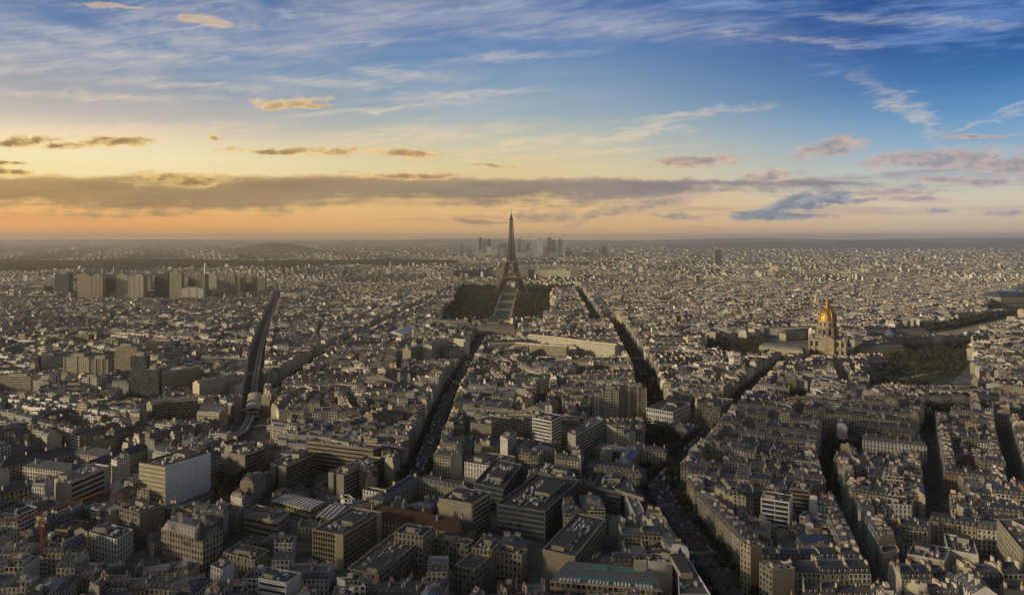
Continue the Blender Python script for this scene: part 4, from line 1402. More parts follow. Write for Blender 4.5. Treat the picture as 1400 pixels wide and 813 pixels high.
# ================================================================== the iron tower
def eiffel():
    x0, y0 = G(699, 403.5, 0)
    y0 = 2640.0
    x0 = -1.0 / FPX * y0
    root = empty('iron_lattice_tower', (x0, y0, 0), R(45 - 40))
    S_ = 324.0 / 324.0

    def outer(z):
        tb = [(0, 62.5), (20, 52), (40, 43), (57, 36.5), (64, 33), (90, 25), (115, 19.5), (122, 17.5), (150, 13.5), (196, 9.6), (240, 7.0), (276, 5.2)]
        for (a, r0), (c_, r1) in zip(tb, tb[1:]):
            if z <= c_:
                return r0 + (r1 - r0) * (z - a) / (c_ - a)
        return tb[-1][1]

    def width(z):
        if z < 57: return 26 - 9 * z / 57.0
        if z < 115: return 17 - 6.5 * (z - 57) / 58.0
        return 10.5 - 3.5 * (z - 115) / 81.0

    def leg(sx, sy, zs, name, rr):
        b = Buf()
        def corners(z):
            o, w = outer(z), width(z)
            i = max(o - w, 0.4)
            return [Vector((sx * p, sy * q, z)) for p, q in ((o, o), (i, o), (i, i), (o, i))]
        for z0, z1 in zip(zs, zs[1:]):
            A, B = corners(z0), corners(z1)
            for k in range(4):
                l = (k + 1) % 4
                b.bar(A[k], B[k], rr, 'iron')
                b.bar(A[k], B[l], rr * 0.62, 'iron', n=3)
                b.bar(A[l], B[k], rr * 0.62, 'iron', n=3)
                b.bar(B[k], B[l], rr * 0.6, 'iron', n=3)
        b.build(name, root, (0, 0, 0))
    lower = [0, 9, 18, 27, 36, 45, 55]
    mid = [63, 72, 81, 90, 99, 107, 114]
    for sx in (-1, 1):
        for sy in (-1, 1):
            leg(sx, sy, lower, 'leg', 1.35)
            leg(sx, sy, mid, 'upper_leg', 1.15)
            b = Buf(); b.prism(rect(sx * 49.5, sy * 49.5, (1, 0), 29, 29), 0, 3.5, 'concrete', bottom=False); b.build('footing', root, (0, 0, 0))
    # arches between the legs
    for k in range(4):
        b = Buf()
        pts = []
        for i in range(13):
            t = math.pi * i / 12
            pts.append((-36 * math.cos(t), 12 + 38 * math.sin(t)))
        for r_, dz in ((1.0, 0), (0.8, 4.5)):
            for (p, z), (p2, z2) in zip(pts, pts[1:]):
                z_a, z_b = z + dz, z2 + dz
                o1, o2 = outer(min(z_a, 56)), outer(min(z_b, 56))
                v1, v2 = Vector((p, -o1 + 1, z_a)), Vector((p2, -o2 + 1, z_b))
                m = Matrix.Rotation(k * math.pi / 2, 3, 'Z')
                b.bar(m @ v1, m @ v2, r_, 'iron', n=3)
                if dz:
                    b.bar(m @ Vector((p, -o1 + 1, z)), m @ v2, 0.5, 'iron', n=3)
        b.build('arch', root, (0, 0, 0))
    def platform(z0, z1, r, ins, name):
        b = Buf()
        q, qi = rect(0, 0, (1, 0), 2 * r, 2 * r), rect(0, 0, (1, 0), 2 * ins, 2 * ins)
        b.quadwalls(q, z0, z1, 'iron', 0.5)
        for i in range(4):
            j = (i + 1) % 4
            for z, rev in ((z1, 0), (z0, 1)):
                f = [(*q[i], z), (*q[j], z), (*qi[j], z), (*qi[i], z)]
                b.face(f[::-1] if rev else f, 'iron')
            b.face([(*qi[j], z0), (*qi[i], z0), (*qi[i], z1), (*qi[j], z1)], 'iron')
        for i in range(4):
            a, e, L, d, n = edge_frame(q, i)
            slab_on_edge(b, a, d, n, 0.5, L - 0.5, 0.02, 0.5, z1 - 1.0, z1 + 1.1, 'beige')
        b.build(name, root, (0, 0, 0))
    platform(54, 63, 36.5, 16, 'first_platform')
    platform(113, 121, 20.5, 6, 'second_platform')
    b = Buf(); b.prism(rect(0, -24, (1, 0), 40, 9), 63.01, 69, 'beige', topmat='greymetal'); b.build('pavilion', root, (0, 0, 0))
    # shaft
    b = Buf()
    zs = [121, 130, 140, 150, 160, 171, 183, 195, 207, 219, 231, 243, 255, 266, 276]
    for z0, z1 in zip(zs, zs[1:]):
        o0, o1 = outer(z0), outer(z1)
        A = [Vector((sx * o0, sy * o0, z0)) for sx, sy in ((-1, -1), (1, -1), (1, 1), (-1, 1))]
        B = [Vector((sx * o1, sy * o1, z1)) for sx, sy in ((-1, -1), (1, -1), (1, 1), (-1, 1))]
        for k in range(4):
            l = (k + 1) % 4
            b.bar(A[k], B[k], 1.15, 'iron')
            Am, Bm = (A[k] + A[l]) / 2, (B[k] + B[l]) / 2
            b.bar(A[k] * 0.45 + A[l] * 0.55, B[k] * 0.45 + B[l] * 0.55, 1.3, 'iron', n=3)
            b.bar(A[k], B[l], 0.75, 'iron', n=3)
            b.bar(A[l], B[k], 0.75, 'iron', n=3)
            b.bar(B[k], B[l], 0.8, 'iron', n=3)
            b.bar(A[k], Bm, 0.5, 'iron', n=3)
        core = rect(0, 0, (1, 0), 3.4, 3.4)
        b.quadwalls(core, z0, z1, 'iron')
    b.build('shaft', root, (0, 0, 0))
    b = Buf()
    b.prism(rect(0, 0, (1, 0), 11, 11), 274, 276, 'iron', bottom=True)
    b.prism(rect(0, 0, (1, 0), 15, 15), 276.01, 281, 'iron', bottom=True)
    b.prism(rect(0, 0, (1, 0), 10, 10), 281.01, 287, 'iron')
    b.lathe(0, 0, [(4.5, 287), (4.3, 291), (3.0, 295), (1.6, 298), (1.2, 300)], 'iron', 12)
    b.build('top_cabin', root, (0, 0, 0))
    b = Buf()
    b.bar((0, 0, 300), (0, 0, 312), 1.3, 'iron', n=6, r2=0.9)
    b.bar((0, 0, 312), (0, 0, 324), 0.8, 'iron', n=6, r2=0.5)
    b.build('antenna', root, (0, 0, 0))
    tag(root, 'brown iron lattice tower with four splayed legs rising above the park', 'tower')
    LANDMARKS.append((x0, y0, 'iron tower'))
    reserve(rect(x0, y0, (1, 0), 140, 140))


eiffel()


# ================================================================== gilded dome church and the hospital wings around it
def invalides():
    cx, cy = G(1130, 488, 0)
    cy = 1262.0
    cx = (1131 - 700) / FPX * cy
    root = empty('domed_church', (cx, cy, 0), R(-24))
    b = Buf()
    st = 'oldstone'
    q = rect(0, 0, (1, 0), 58, 56)
    b.quadwalls(q, 0, 31, st)
    b.face([(x, y, 31) for x, y in q], 'zinc', 0.3)
    for z in (1.0, 15.2, 30.2):
        for i in range(4):
            a, e, L, d, n = edge_frame(q, i)
            slab_on_edge(b, a, d, n, 0, L, -0.1, 1.0, z - 0.2, z + 1.3, st)
    b.build('church_body', root, (0, 0, 0))
    for i in range(4):
        a, e, L, d, n = edge_frame(q, i)
        for lev, (z0, z1) in enumerate(((2.4, 15.0), (16.6, 30.0))):
            for k in range(7):
                s = L * (k + 0.5) / 7
                bb = Buf()
                slab_on_edge(bb, a, d, n, s - 1.6, s + 1.6, -0.05, 0.12, z0 + 2.0, z1 - 3.0, 'glass')
                bb.build('window', root, (0, 0, 0))
                bb = Buf()
                p = on_edge(a, d, n, L * k / 7 + 0.8, 0.55)
                bb.lathe(p[0], p[1], [(0.95, z0), (0.8, z1)], st, 8)
                bb.build('column', root, (0, 0, 0))
    # porch with pediment, facing the viewer
    b = Buf()
    a, e, L, d, n = edge_frame(q, 0)
    slab_on_edge(b, a, d, n, L / 2 - 11, L / 2 + 11, -0.1, 3.5, 0, 32, st)
    p0, p1, pm = on_edge(a, d, n, L / 2 - 11.5, 3.6), on_edge(a, d, n, L / 2 + 11.5, 3.6), on_edge(a, d, n, L / 2, 3.6)
    r0, r1, rm = on_edge(a, d, n, L / 2 - 11.5, -4), on_edge(a, d, n, L / 2 + 11.5, -4), on_edge(a, d, n, L / 2, -4)
    b.face([(*p0, 32), (*p1, 32), (*pm, 38)], st)
    b.face([(*p1, 32), (*r1, 32), (*rm, 38), (*pm, 38)], 'zinc')
    b.face([(*r0, 32), (*p0, 32), (*pm, 38), (*rm, 38)], 'zinc')
    b.build('pediment', root, (0, 0, 0))
    for sx in (-1, 1):
        for sy in (-1, 1):
            bb = Buf(); bb.prism(rect(sx * 26, sy * 25, (1, 0), 4, 4), 31, 36, st); bb.build('corner_pedestal', root, (0, 0, 0))
    b = Buf()
    b.lathe(0, 0, [(20, 31), (20, 34), (17, 34.2), (16.5, 35), (16.5, 49), (18.5, 49.4), (18.5, 51), (15.6, 51.2), (15.4, 60), (16.6, 60.4), (16.6, 62)], st, 32)
    dr = b.build('drum', root, (0, 0, 0))
    for k in range(12):
        an = 2 * math.pi * (k + 0.5) / 12
        for (r_, z0, z1, w) in ((16.55, 37.5, 46.5, 1.7), (15.45, 53, 58.5, 1.4)):
            bb = Buf()
            bb.prism(rect(r_ * math.cos(an), r_ * math.sin(an), (math.cos(an), math.sin(an)), 0.6, w * 2), z0, z1, 'glass', bottom=True)
            bb.build('drum_window', dr, (0, 0, 0))
        an = 2 * math.pi * k / 12
        for da in (-0.07, 0.07):
            bb = Buf(); bb.lathe(18.0 * math.cos(an + da), 18.0 * math.sin(an + da), [(0.8, 35), (0.7, 49)], st, 7); bb.build('drum_column', dr, (0, 0, 0))
    b = Buf()
    b.lathe(0, 0, [(15.6, 62), (15.3, 66), (14.3, 71), (12.6, 75.5), (10, 79.5), (6.6, 82.8), (4.6, 84)], 'gold', 36)
    dm = b.build('gilded_dome', root, (0, 0, 0))
    for k in range(12):
        an = 2 * math.pi * k / 12
        bb = Buf()
        pf = [(15.7, 62), (15.4, 66), (14.4, 71), (12.7, 75.5), (10.1, 79.5), (6.7, 82.8)]
        for (r0, z0), (r1, z1) in zip(pf, pf[1:]):
            bb.bar((r0 * math.cos(an), r0 * math.sin(an), z0), (r1 * math.cos(an), r1 * math.sin(an), z1), 0.62, 'gold', n=5)
        bb.build('rib', dm, (0, 0, 0))
        an += math.pi / 12
        bb = Buf()
        pf2 = [(15.52, 63.5), (15.25, 66), (14.25, 71), (12.75, 74.8)]
        for (r0, z0), (r1, z1) in zip(pf2, pf2[1:]):
            bb.bar((r0 * math.cos(an), r0 * math.sin(an), z0), (r1 * math.cos(an), r1 * math.sin(an), z1), 0.55, 'slate', n=4)
        bb.build('lead_panel', dm, (0, 0, 0))
    b = Buf()
    b.lathe(0, 0, [(5.2, 84), (5.2, 85.5), (3.6, 85.6), (3.4, 93), (4.4, 93.2), (4.4, 94.3), (2.2, 94.5), (0.9, 98)], 'gold', 12)
    b.build('lantern', root, (0, 0, 0))
    b = Buf(); b.bar((0, 0, 98), (0, 0, 107), 0.7, 'gold', n=6, r2=0.2); b.build('spire', root, (0, 0, 0))
    tag(root, 'square stone church with columned drum and ribbed gilded dome', 'church')
    LANDMARKS.append((cx, cy, 'gilded dome church'))
    reserve(rect(cx, cy, (math.cos(R(-24)), math.sin(R(-24))), 70, 70))


invalides()
for (p, q, lab) in (((1040, 467), (1100, 473), 'long slate-roofed hospital wing left of the gilded dome'),
                    ((1165, 459), (1270, 458), 'long slate-roofed hospital wing right of the gilded dome, near courtyard'),
                    ((1150, 449), (1265, 447), 'rear slate-roofed hospital wing farther right of the gilded dome'),
                    ((1070, 451), (1122, 447), 'slate hospital roof directly behind the left side of the church'),
                    ((1172, 470), (1232, 468), 'nearer slate-roofed hospital wing with small windows right of church'),
                    ((1215, 446), (1222, 460), 'short cross wing joining the hospital roofs')):
    gable_bar('hospital_wing', lab, 'historic building', p, q, 17, 15, 7, 4, 0.15, chimneys=0)

# ================================================================== military school, curved office, ministry
gable_bar('military_school', 'central columned military school block with slate roof facing park', 'school building', (652, 441), (704, 441), 26, 18, 9, 3, 0.15, short='military school', chimneys=0)
rx_, ry_ = G(674, 440, 27)
root = empty('school_dome', (rx_, ry_, 18))
b = Buf(); b.prism(rect(0, 0, (1, 0), 26, 30), 0, 9.5, 'beige'); b.build('base', root, (0, 0, 0))
b = Buf()
qq, q2 = rect(0, 0, (1, 0), 25, 29), rect(0, 0, (1, 0), 9, 11)
for i in range(4):
    j = (i + 1) % 4
    mid0, mid1 = lerp(qq[i], q2[i], 0.45), lerp(qq[j], q2[j], 0.45)
    b.face([(*qq[i], 9.5), (*qq[j], 9.5), (*mid1, 18), (*mid0, 18)], 'slate', 0.5)
    b.face([(*mid0, 18), (*mid1, 18), (*q2[j], 22), (*q2[i], 22)], 'slate', 0.5)
b.face([(*p, 22) for p in q2], 'zinc')
b.build('roof', root, (0, 0, 0))
tag(root, 'square slate dome over the middle of the military school', 'dome')
for p, q, lab in (((705, 447), (760, 447), 'long low school wing right of the military school dome'), ((598, 447), (650, 447), 'long low school wing left of the military school dome'),
                  ((740, 440), (790, 441), 'low cavalry stable roof behind the cream ministry'), ((600, 456), (640, 455), 'low stable roof in school yard near striped shed'),
                  ((775, 449), (822, 447), 'dark school wing right beside the avenue')):
    gable_bar('school_wing', lab, 'school building', p, q, 15, 13, 6, 4, 0.15, chimneys=0)


def slab_path(name, label, cat, px, h, w, floors, tone, wall='office', short=None, bay=3.0, parapet='beige'):
    pts = [G(*p, h) for p in px]
    c = pts[len(pts) // 2]
    root = empty(name, (*c, 0))
    pts = [(x - c[0], y - c[1]) for x, y in pts]
    Lf, Rt = [], []
    n = len(pts)
    for i in range(n):
        a, e = pts[max(0, i - 1)], pts[min(n - 1, i + 1)]
        l = math.dist(a, e)
        nn = (-(e[1] - a[1]) / l, (e[0] - a[0]) / l)
        Lf.append((pts[i][0] + nn[0] * w / 2, pts[i][1] + nn[1] * w / 2))
        Rt.append((pts[i][0] - nn[0] * w / 2, pts[i][1] - nn[1] * w / 2))
    b, br = Buf(), Buf()
    ring = Rt + Lf[::-1]
    m = len(ring)
    for i in range(m):
        a, e = ring[i], ring[(i + 1) % m]
        nb = max(1, round(math.dist(a, e) / bay))
        endw = 0 if i in (n - 1, m - 1) else 1
        b.face([(*a, 0), (*e, 0), (*e, h), (*a, h)], wall, tone, [(0, 0), (nb, 0), (nb, floors), (0, floors)], endw)
    for i in range(n - 1):
        br.face([(*Rt[i], h), (*Rt[i + 1], h), (*Lf[i + 1], h), (*Lf[i], h)], 'flat', 0.37)
        q = [lerp(Rt[i], Lf[i], 0.3), lerp(Rt[i + 1], Lf[i + 1], 0.3), lerp(Rt[i + 1], Lf[i + 1], 0.7), lerp(Rt[i], Lf[i], 0.7)]
        br.prism(ccw(q), h, h + 2.6, parapet, tone, topmat='zinc')
    b.build('wall', root, (0, 0, 0))
    br.build('roof', root, (0, 0, 0))
    tag(root, label, cat)
    for i in range(n - 1):
        reserve([(Rt[i][0] + c[0], Rt[i][1] + c[1]), (Rt[i + 1][0] + c[0], Rt[i + 1][1] + c[1]), (Lf[i + 1][0] + c[0], Lf[i + 1][1] + c[1]), (Lf[i][0] + c[0], Lf[i][1] + c[1])])
    if short:
        LANDMARKS.append((*c, short))


slab_path('curved_office', 'dark curved slab office with long window rows and pale end', W_, [(584, 472), (592, 467), (606, 464.5), (622, 464), (638, 466)], 29, 16, 8, 0.72, short='curved dark office')
slab_path('curved_office', 'pale left arm of curved slab office turning toward viewer', W_, [(556, 478), (568, 474), (582, 471)], 27, 15, 8, 0.45)
slab_path('ministry_slab', 'long cream ministry slab with fine window rows behind the houses', W_, [(724, 458), (762, 462), (800, 467), (844, 471.5)], 27, 17, 8, 0.60, short='long cream ministry')
slab_path('ministry_slab', 'lower cream ministry wing in front of the long slab', W_, [(668, 470), (705, 469), (742, 472), (776, 474)], 23, 15, 7, 0.15)
slab_path('terraced_block', 'stepped brown and cream apartment slab left of viaduct', 'apartment building', [(204, 552), (228, 548), (270, 545)], 26, 16, 8, 0.82, short='stepped brown slab')
slab_path('long_block', 'long dark banded apartment slab beside dark green tower', 'apartment building', [(218, 512), (245, 507), (271, 502)], 30, 15, 9, 0.3)
slab_path('long_block', 'long white banded apartment slab close to the viaduct', 'apartment building', [(268, 523), (296, 518), (323, 512)], 26, 15, 8, 0.60, short='white banded slab by viaduct')
# big white tent-like shed
a, e = G(540, 452, 14), G(556, 445, 14)
gable_bar('white_shed', 'bright white gabled shed standing among low roofs by the park', 'hall', (538, 453), (557, 446), 42, 12, 6, 2, 0.985, roof='lightmetal', hip=False, chimneys=0, dormers=False, short='bright white shed')


# ================================================================== tower blocks
def tower(x0, x1, top, base, label, tone=0.3, mat='office', cat='tower block', depth=None, floors=None, win=1.0, roofbox=True, name='tower_block', parts=True, rz=0.0, short=None, bay=3.0, group=None, mast=None):
    y = EYE_Z * FPX / (base - HORIZON)
    w = (x1 - x0) / FPX * y
    h = EYE_Z - (top - HORIZON) / FPX * y
    cx = ((x0 + x1) / 2 - 700) / FPX * y
    dpt = depth or w * 0.5
    rnd = random.Random(hash_s(label))
    if tone == 0.72 and mat == 'office':
        mat, tone = 'glasstower', 0.72
    cy = y + dpt / 2
    root = empty(name, (cx, cy, 0), R(rz))
    q = rect(0, 0, (1, 0), w, dpt)
    fl = floors or max(3, round(h / 3.1))
    b = Buf()
    b.quadwalls(q, 0, h, mat, tone, (win,), fl, bay)
    b.build('wall', root, (0, 0, 0))
    b = Buf()
    b.face([(x, yy, h) for x, yy in q], 'flat', rnd.random())
    if roofbox:
        b.prism(rect(rnd.uniform(-0.1, 0.1) * w, 0, (1, 0), w * 0.5, dpt * 0.5), h, h + min(5.0, 0.06 * h + 2), 'concrete', tone, topmat='flat')
    b.build('roof', root, (0, 0, 0))
    if parts and tone not in (0.72, 0.3):                        # end piers and vertical bands
        for i in range(4):
            a, e, L, d, n = edge_frame(q, i)
            k = rnd.choice((2, 3))
            for j in range(k + 1):
                s = L * j / k
                bb = Buf()
                slab_on_edge(bb, a, d, n, max(0, s - L * 0.045), min(L, s + L * 0.045), -0.05, 0.5, 0, h + 0.5, 'concrete' if tone > 0.4 else 'beige', tone)
                bb.build('pier', root, (0, 0, 0))
    if mast:
        b = Buf(); b.bar((0, 0, h), (0, 0, h + mast), max(0.5, w * 0.03), 'greymetal', n=5, r2=0.3); b.build('mast', root, (0, 0, 0))
    tag(root, label, cat, group)
    reserve(rect(cx, cy, (math.cos(R(rz)), math.sin(R(rz))), w, dpt))
    if short:
        LANDMARKS.append((cx, cy, short))
    return root


RT = 'riverside tower blocks on the left'
for args, kw in [
    ((75, 94, 374, 409, 'brown tower block standing alone at left end of the riverside row'), dict(tone=0.72)),
    ((106, 123, 376, 410, 'beige tower block, first of the close riverside group'), dict(tone=0.3)),
    ((123.5, 140, 378, 411, 'grey and cream tower block left of the black tower'), dict(tone=0.15)),
    ((141, 157, 375, 409, 'black glass tower block in the riverside row'), dict(tone=0.72, mat='office', parts=False, win=1.0, short='black riverside tower')),
    ((158.5, 174, 376, 410, 'pale speckled tower block right of the black tower'), dict(tone=0.6)),
    ((175.5, 196, 377, 411, 'dark tower block with white vertical stripes'), dict(tone=0.60)),
    ((196.5, 206, 380, 404, 'dull small tower block behind the white-striped one'), dict(tone=0.15)),
    ((62, 74, 382, 402, 'pale lower tower block left of the lone brown tower'), dict(tone=0.45)),
    ((296.5, 307, 383, 405, 'dark low tower block in the gap right of the white chimney'), dict(tone=0.72)),
    ((351, 362, 380, 405, 'pale tower block just beyond right end of the riverside row'), dict(tone=0.45)),
    ((211, 230, 374, 410, 'brown square tower block right of the white-striped one'), dict(tone=0.72)),
    ((231.5, 248, 373, 411, 'beige tower block just left of the white-banded hotel'), dict(tone=0.3)),
    ((257, 280, 375, 409, 'wide pale tower block behind white banded low slab'), dict(tone=0.45)),
    ((286, 296, 375, 404, 'slim pale tower block right of the tall white chimney'), dict(tone=0.985)),
    ((308, 321, 376, 409, 'pale grey tower block right of the low dark gap'), dict(tone=0.45)),
    ((322, 334, 375, 408, 'grey tower block with bright left edge in riverside row'), dict(tone=0.15)),
    ((336, 349, 376, 407, 'last dull tower block at right end of riverside row'), dict(tone=0.3)),
    ((247, 279, 394, 411, 'white banded low slab at foot of the pale tower'), dict(tone=0.985, depth=20)),
    ((30, 62, 392, 405, 'low wide slab left of the riverside towers'), dict(tone=0.72)),
]:
    tower(*args, **kw)
# tall white chimney
y = 2440.0
root = empty('chimney_stack', ((280.5 - 700) / FPX * y, y, 0))
b = Buf(); b.lathe(0, 0, [(4.2, 0), (3.6, 60), (3.2, 122)], 'white', 14); b.build('shaft', root, (0, 0, 0))
b = Buf(); b.lathe(0, 0, [(3.6, 121.9), (3.6, 124), (2.6, 124.1), (2.6, 125)], 'greymetal', 14); b.build('rim', root, (0, 0, 0))
tag(root, 'tall slim white chimney among the riverside towers', 'chimney')
# towers and slabs nearer on the left
for args, kw in [
    ((87, 121, 488, 528, 'pale tower with white vertical strips left of mid group'), dict(tone=0.60)),
    ((121, 148, 491, 530, 'slab tower with blank bright right side in left middle'), dict(tone=0.45)),
    ((178, 200, 487, 544, 'dark green tower with light vertical fins'), dict(tone=0.72, short='dark green finned tower', floors=18)),
    ((199, 217, 505, 545, 'lower step of the dark green finned tower'), dict(tone=0.72)),
    ((197, 240, 467, 493, 'wide black glass slab behind the finned tower'), dict(tone=0.72, depth=18, parts=False)),
    ((55, 88, 460, 480, 'white-edged slab block farther left, upper row'), dict(tone=0.45, depth=15)),
    ((55, 87, 478, 495, 'white ribbed slab block in front of similar slab on left'), dict(tone=0.985, depth=15)),
    ((88, 100, 462, 478, 'small square block between two left slabs'), dict(tone=0.45)),
    ((100, 121, 458, 478, 'beige block with blank side in upper left group'), dict(tone=0.15)),
    ((135, 161, 465, 489, 'beige balconied block in centre of left group'), dict(tone=0.15)),
    ((157, 187, 474, 506, 'large beige balconied tower with pale corner in left group'), dict(tone=0.3)),
    ((180, 191, 463, 484, 'small pale tower with white side above finned tower'), dict(tone=0.985)),
    ((148, 169, 451, 467, 'pale stepped block at the back of left group'), dict(tone=0.60)),
    ((5, 49, 487, 505, 'wide stepped beige slab near left edge'), dict(tone=0.3, depth=16)),
    ((0, 18, 502, 520, 'beige block touching left edge below stepped slab'), dict(tone=0.15)),
    ((-8, 42, 515, 539, 'dark wide slab with bright corner at left edge'), dict(tone=0.3, depth=16)),
    ((68, 100, 513, 533, 'white low block with dark front in left middle'), dict(tone=0.985, depth=15)),
    ((82, 116, 527, 542, 'low white slab with green windows in left middle'), dict(tone=0.60, depth=14)),
    ((109, 133, 516, 540, 'white balconied block below slab tower'), dict(tone=0.985)),
    ((145, 178, 524, 538, 'low white flat block left of finned tower foot'), dict(tone=0.985, depth=14)),
    ((240, 256, 470, 488, 'dark green glazed block right of black slab'), dict(tone=0.72)),
    ((256, 290, 468, 484, 'grey ribbed block in left middle distance'), dict(tone=0.3)),
    ((527, 560, 392, 405, 'row of pale grey slabs in the middle distance left of park'), dict(tone=0.45, depth=18)),
    ((480, 514, 394, 406, 'beige slab cluster left of the pale grey slabs'), dict(tone=0.15, depth=18)),
    ((575, 597, 398, 410, 'white slab with dark end just left of park'), dict(tone=0.985, depth=16)),
    ((385, 410, 402, 414, 'white curved-looking slab right of viaduct end'), dict(tone=0.985, depth=16)),
    ((410, 428, 401, 414, 'pale slab with shaded side beyond viaduct'), dict(tone=0.45, depth=16)),
    ((445, 470, 413, 425, 'dark and white striped block in middle left'), dict(tone=0.60)),
    ((810, 822, 541, 571, 'white tower with dark window bays near the avenue'), dict(tone=0.985, short='white avenue tower')),
    ((824, 846, 533, 572, 'broad white balconied tower beside similar white tower'), dict(tone=0.60)),
    ((848, 884, 530, 570, 'ribbed grey-white tower with terrace top beside avenue'), dict(tone=0.45)),
    ((770, 806, 545, 575, 'cream apartment tower with many dark windows left of white towers'), dict(tone=0.82)),
    ((650, 664, 352 - 6, 356, 'pale slab far behind park left'), dict(tone=0.6)),
    ((978, 986, 341, 363.5, 'lone dark hotel tower far right of the iron tower'), dict(tone=0.72, short='lone far tower', parts=False)),
]:
    tower(*args, **kw)
# business district on the horizon
for k, (x0, x1, top, base, tone, lab, extra) in enumerate([
    (650, 654, 326, 350.5, 0.60, 'slim white tower at left end of far business district', {}),
    (654.5, 659, 325, 350.5, 0.72, 'dark blue tower next to slim white one, far district', {}),
    (660.5, 665, 327, 350, 0.3, 'left one of two blue-grey twin towers far away', {}),
    (666, 671, 327, 350, 0.72, 'right one of two blue-grey twin towers far away', {}),
    (665, 672, 338, 351, 0.985, 'low white tower in front of the twin towers', {}),
    (682, 693, 333, 349, 0.72, 'broad dark-topped tower just left of the iron tower', {}),
    (683, 690, 338, 352, 0.45, 'pale block below the broad dark-topped tower', {}),
    (704, 708, 328, 350, 0.6, 'pale tower just right of the iron tower', {}),
    (708.5, 712, 326, 350, 0.3, 'blue-grey tower second right of the iron tower', {}),
    (713, 718, 329, 350, 0.45, 'grey tower third right of the iron tower', {}),
    (728, 734, 329, 350.5, 0.60, 'pale left tower of the main far cluster', {}),
    (734.5, 742, 325.5, 351, 0.985, 'pale tower with dark flat crown in main far cluster', {}),
    (742.5, 748, 338, 352, 0.82, 'brownish low tower in main far cluster', {}),
    (748.5, 754, 325, 350.5, 0.72, 'dark blue tower, left half of tallest pair', {}),
    (754.5, 759.5, 328, 350.5, 0.72, 'dark blue tower, right half of tallest pair', {}),
    (763, 768, 327, 350.5, 0.3, 'slender blue tower with pointed spire, far cluster', dict(mast=28)),
    (768.5, 772, 331, 350.5, 0.6, 'pale glass tower right of the spired tower', {}),
    (718, 727, 343, 352, 0.45, 'low pale block left of main far cluster', {}),
    (773, 782, 344, 353, 0.72, 'low dark block right of main far cluster', {}),
    (786, 795, 340, 352, 0.82, 'isolated brownish tower right of the far cluster', {}),
    (800, 812, 345, 353, 0.72, 'low blue block right of far cluster', {}),
    (823, 830, 337, 352, 0.72, 'isolated dark tower farthest right of far cluster', {}),
    (629, 633, 333, 350, 0.3, 'slim tower standing apart left of far district', {}),
    (616, 619, 335, 350, 0.45, 'small slim tower farthest left of far district', {}),
    (720, 724, 333, 350.5, 0.72, 'thin dark tower between two pale ones, far district', {}),
    (694, 697, 336, 351, 0.3, 'thin tower half hidden by the iron tower, left side', {}),
    (741, 744.5, 331, 350, 0.6, 'thin pale tower behind the dark-crowned one, far cluster', {}),
    (760, 762.5, 333, 350.5, 0.45, 'thin grey tower before the spired one, far cluster', {}),
    (774, 779, 338, 350, 0.3, 'small grey tower right of the pale glass tower', {}),
    (655, 663, 342, 353, 0.45, 'low grey block below the slim white tower, far district', {}),
    (640, 645, 340, 351, 0.3, 'small dark block at the left foot of far district', {}),
    (729, 741, 345, 354, 0.6, 'long low pale block at foot of main far cluster', {}),
    (750, 762, 346, 354, 0.45, 'low pale block at foot of the tallest far pair', {}),
    (705, 716, 345, 354, 0.6, 'low pale block at right foot of the iron tower skyline', {}),
    (672, 680, 341, 352, 0.6, 'pale low slab between twin towers and iron tower', {}),
]):
    tower(x0, x1, top, base, lab, tone=tone, name='office_tower', cat='skyscraper', parts=False, mat='glasstower', short='far business towers' if k == 0 else None, floors=24, bay=6.0, **extra)


# ================================================================== other far monuments
# curved palace behind the iron tower
py_ = 3560.0
for s, lab in ((-1, 'left curved wing of pale palace on the hill behind the iron tower'), (1, 'right curved wing of pale palace on the hill behind the iron tower')):
    root = empty('palace_wing', (0, py_, 0))
    b, br = Buf(), Buf()
    N = 12
    inn, out = [], []
    for k in range(N + 1):
        t = k / N
        x = s * (60 + 250 * t)
        y = -120 * t * t + 40
        inn.append((x, y - 12)); out.append((x, y + 14))
    for k in range(N):
        q = ccw([inn[k], inn[k + 1], out[k + 1], out[k]])
        b.quadwalls(q, 0, 48, 'wall', 0.45, (1,), 4, 6.0)
        br.face([(*p, 48) for p in q], 'flat', 0.1)
    for kx in (0, N):
        q = rect(inn[kx][0], inn[kx][1] + 6, (1, 0), 46, 44)
        b.quadwalls(q, 0, 58, 'wall', 0.45, (1,), 4, 6.0)
        br.face([(*p, 58) for p in q], 'flat', 0.1)
    b.build('wall', root, (0, 0, 0)); br.build('roof', root, (0, 0, 0))
    tag(root, lab, 'palace')
    reserve(rect(s * 190, py_ - 20, (1, 0), 330, 200))
# triumphal arch
y = 4000.0
root = empty('triumphal_arch', ((1058 - 700) / FPX * y, y, 0), R(-20))
b = Buf()
for s in (-1, 1):
    b.prism(rect(s * 15, 0, (1, 0), 15, 22), 0, 30, 'beige')
N = 8
b.prism(rect(0, 0, (1, 0), 45, 22), 33, 50, 'beige', bottom=True)
arc = [(-7.5 * math.cos(math.pi * k / N), 22 + 8 * math.sin(math.pi * k / N)) for k in range(N + 1)]
for yy, rev in ((-10.9, 0), (10.9, 1)):
    for (xa, za), (xb, zb) in zip(arc, arc[1:]):
        f = [(xa, yy, za), (xb, yy, zb), (xb, yy, 33), (xa, yy, 33)]
        b.face(f[::-1] if rev else f, 'beige')
for s in (-1, 1):
    b.prism(rect(s * 15, 0, (1, 0), 15, 21.6), 30, 33, 'beige')
b.build('stone_body', root, (0, 0, 0))
b = Buf(); b.prism(rect(0, 0, (1, 0), 46.5, 23.5), 46, 47.2, 'concrete', bottom=True); b.build('cornice', root, (0, 0, 0))
tag(root, 'pale stone triumphal arch far above roofs left of the dome', 'monument')
reserve(rect((1058 - 700) / FPX * y, y, (1, 0), 90, 90))
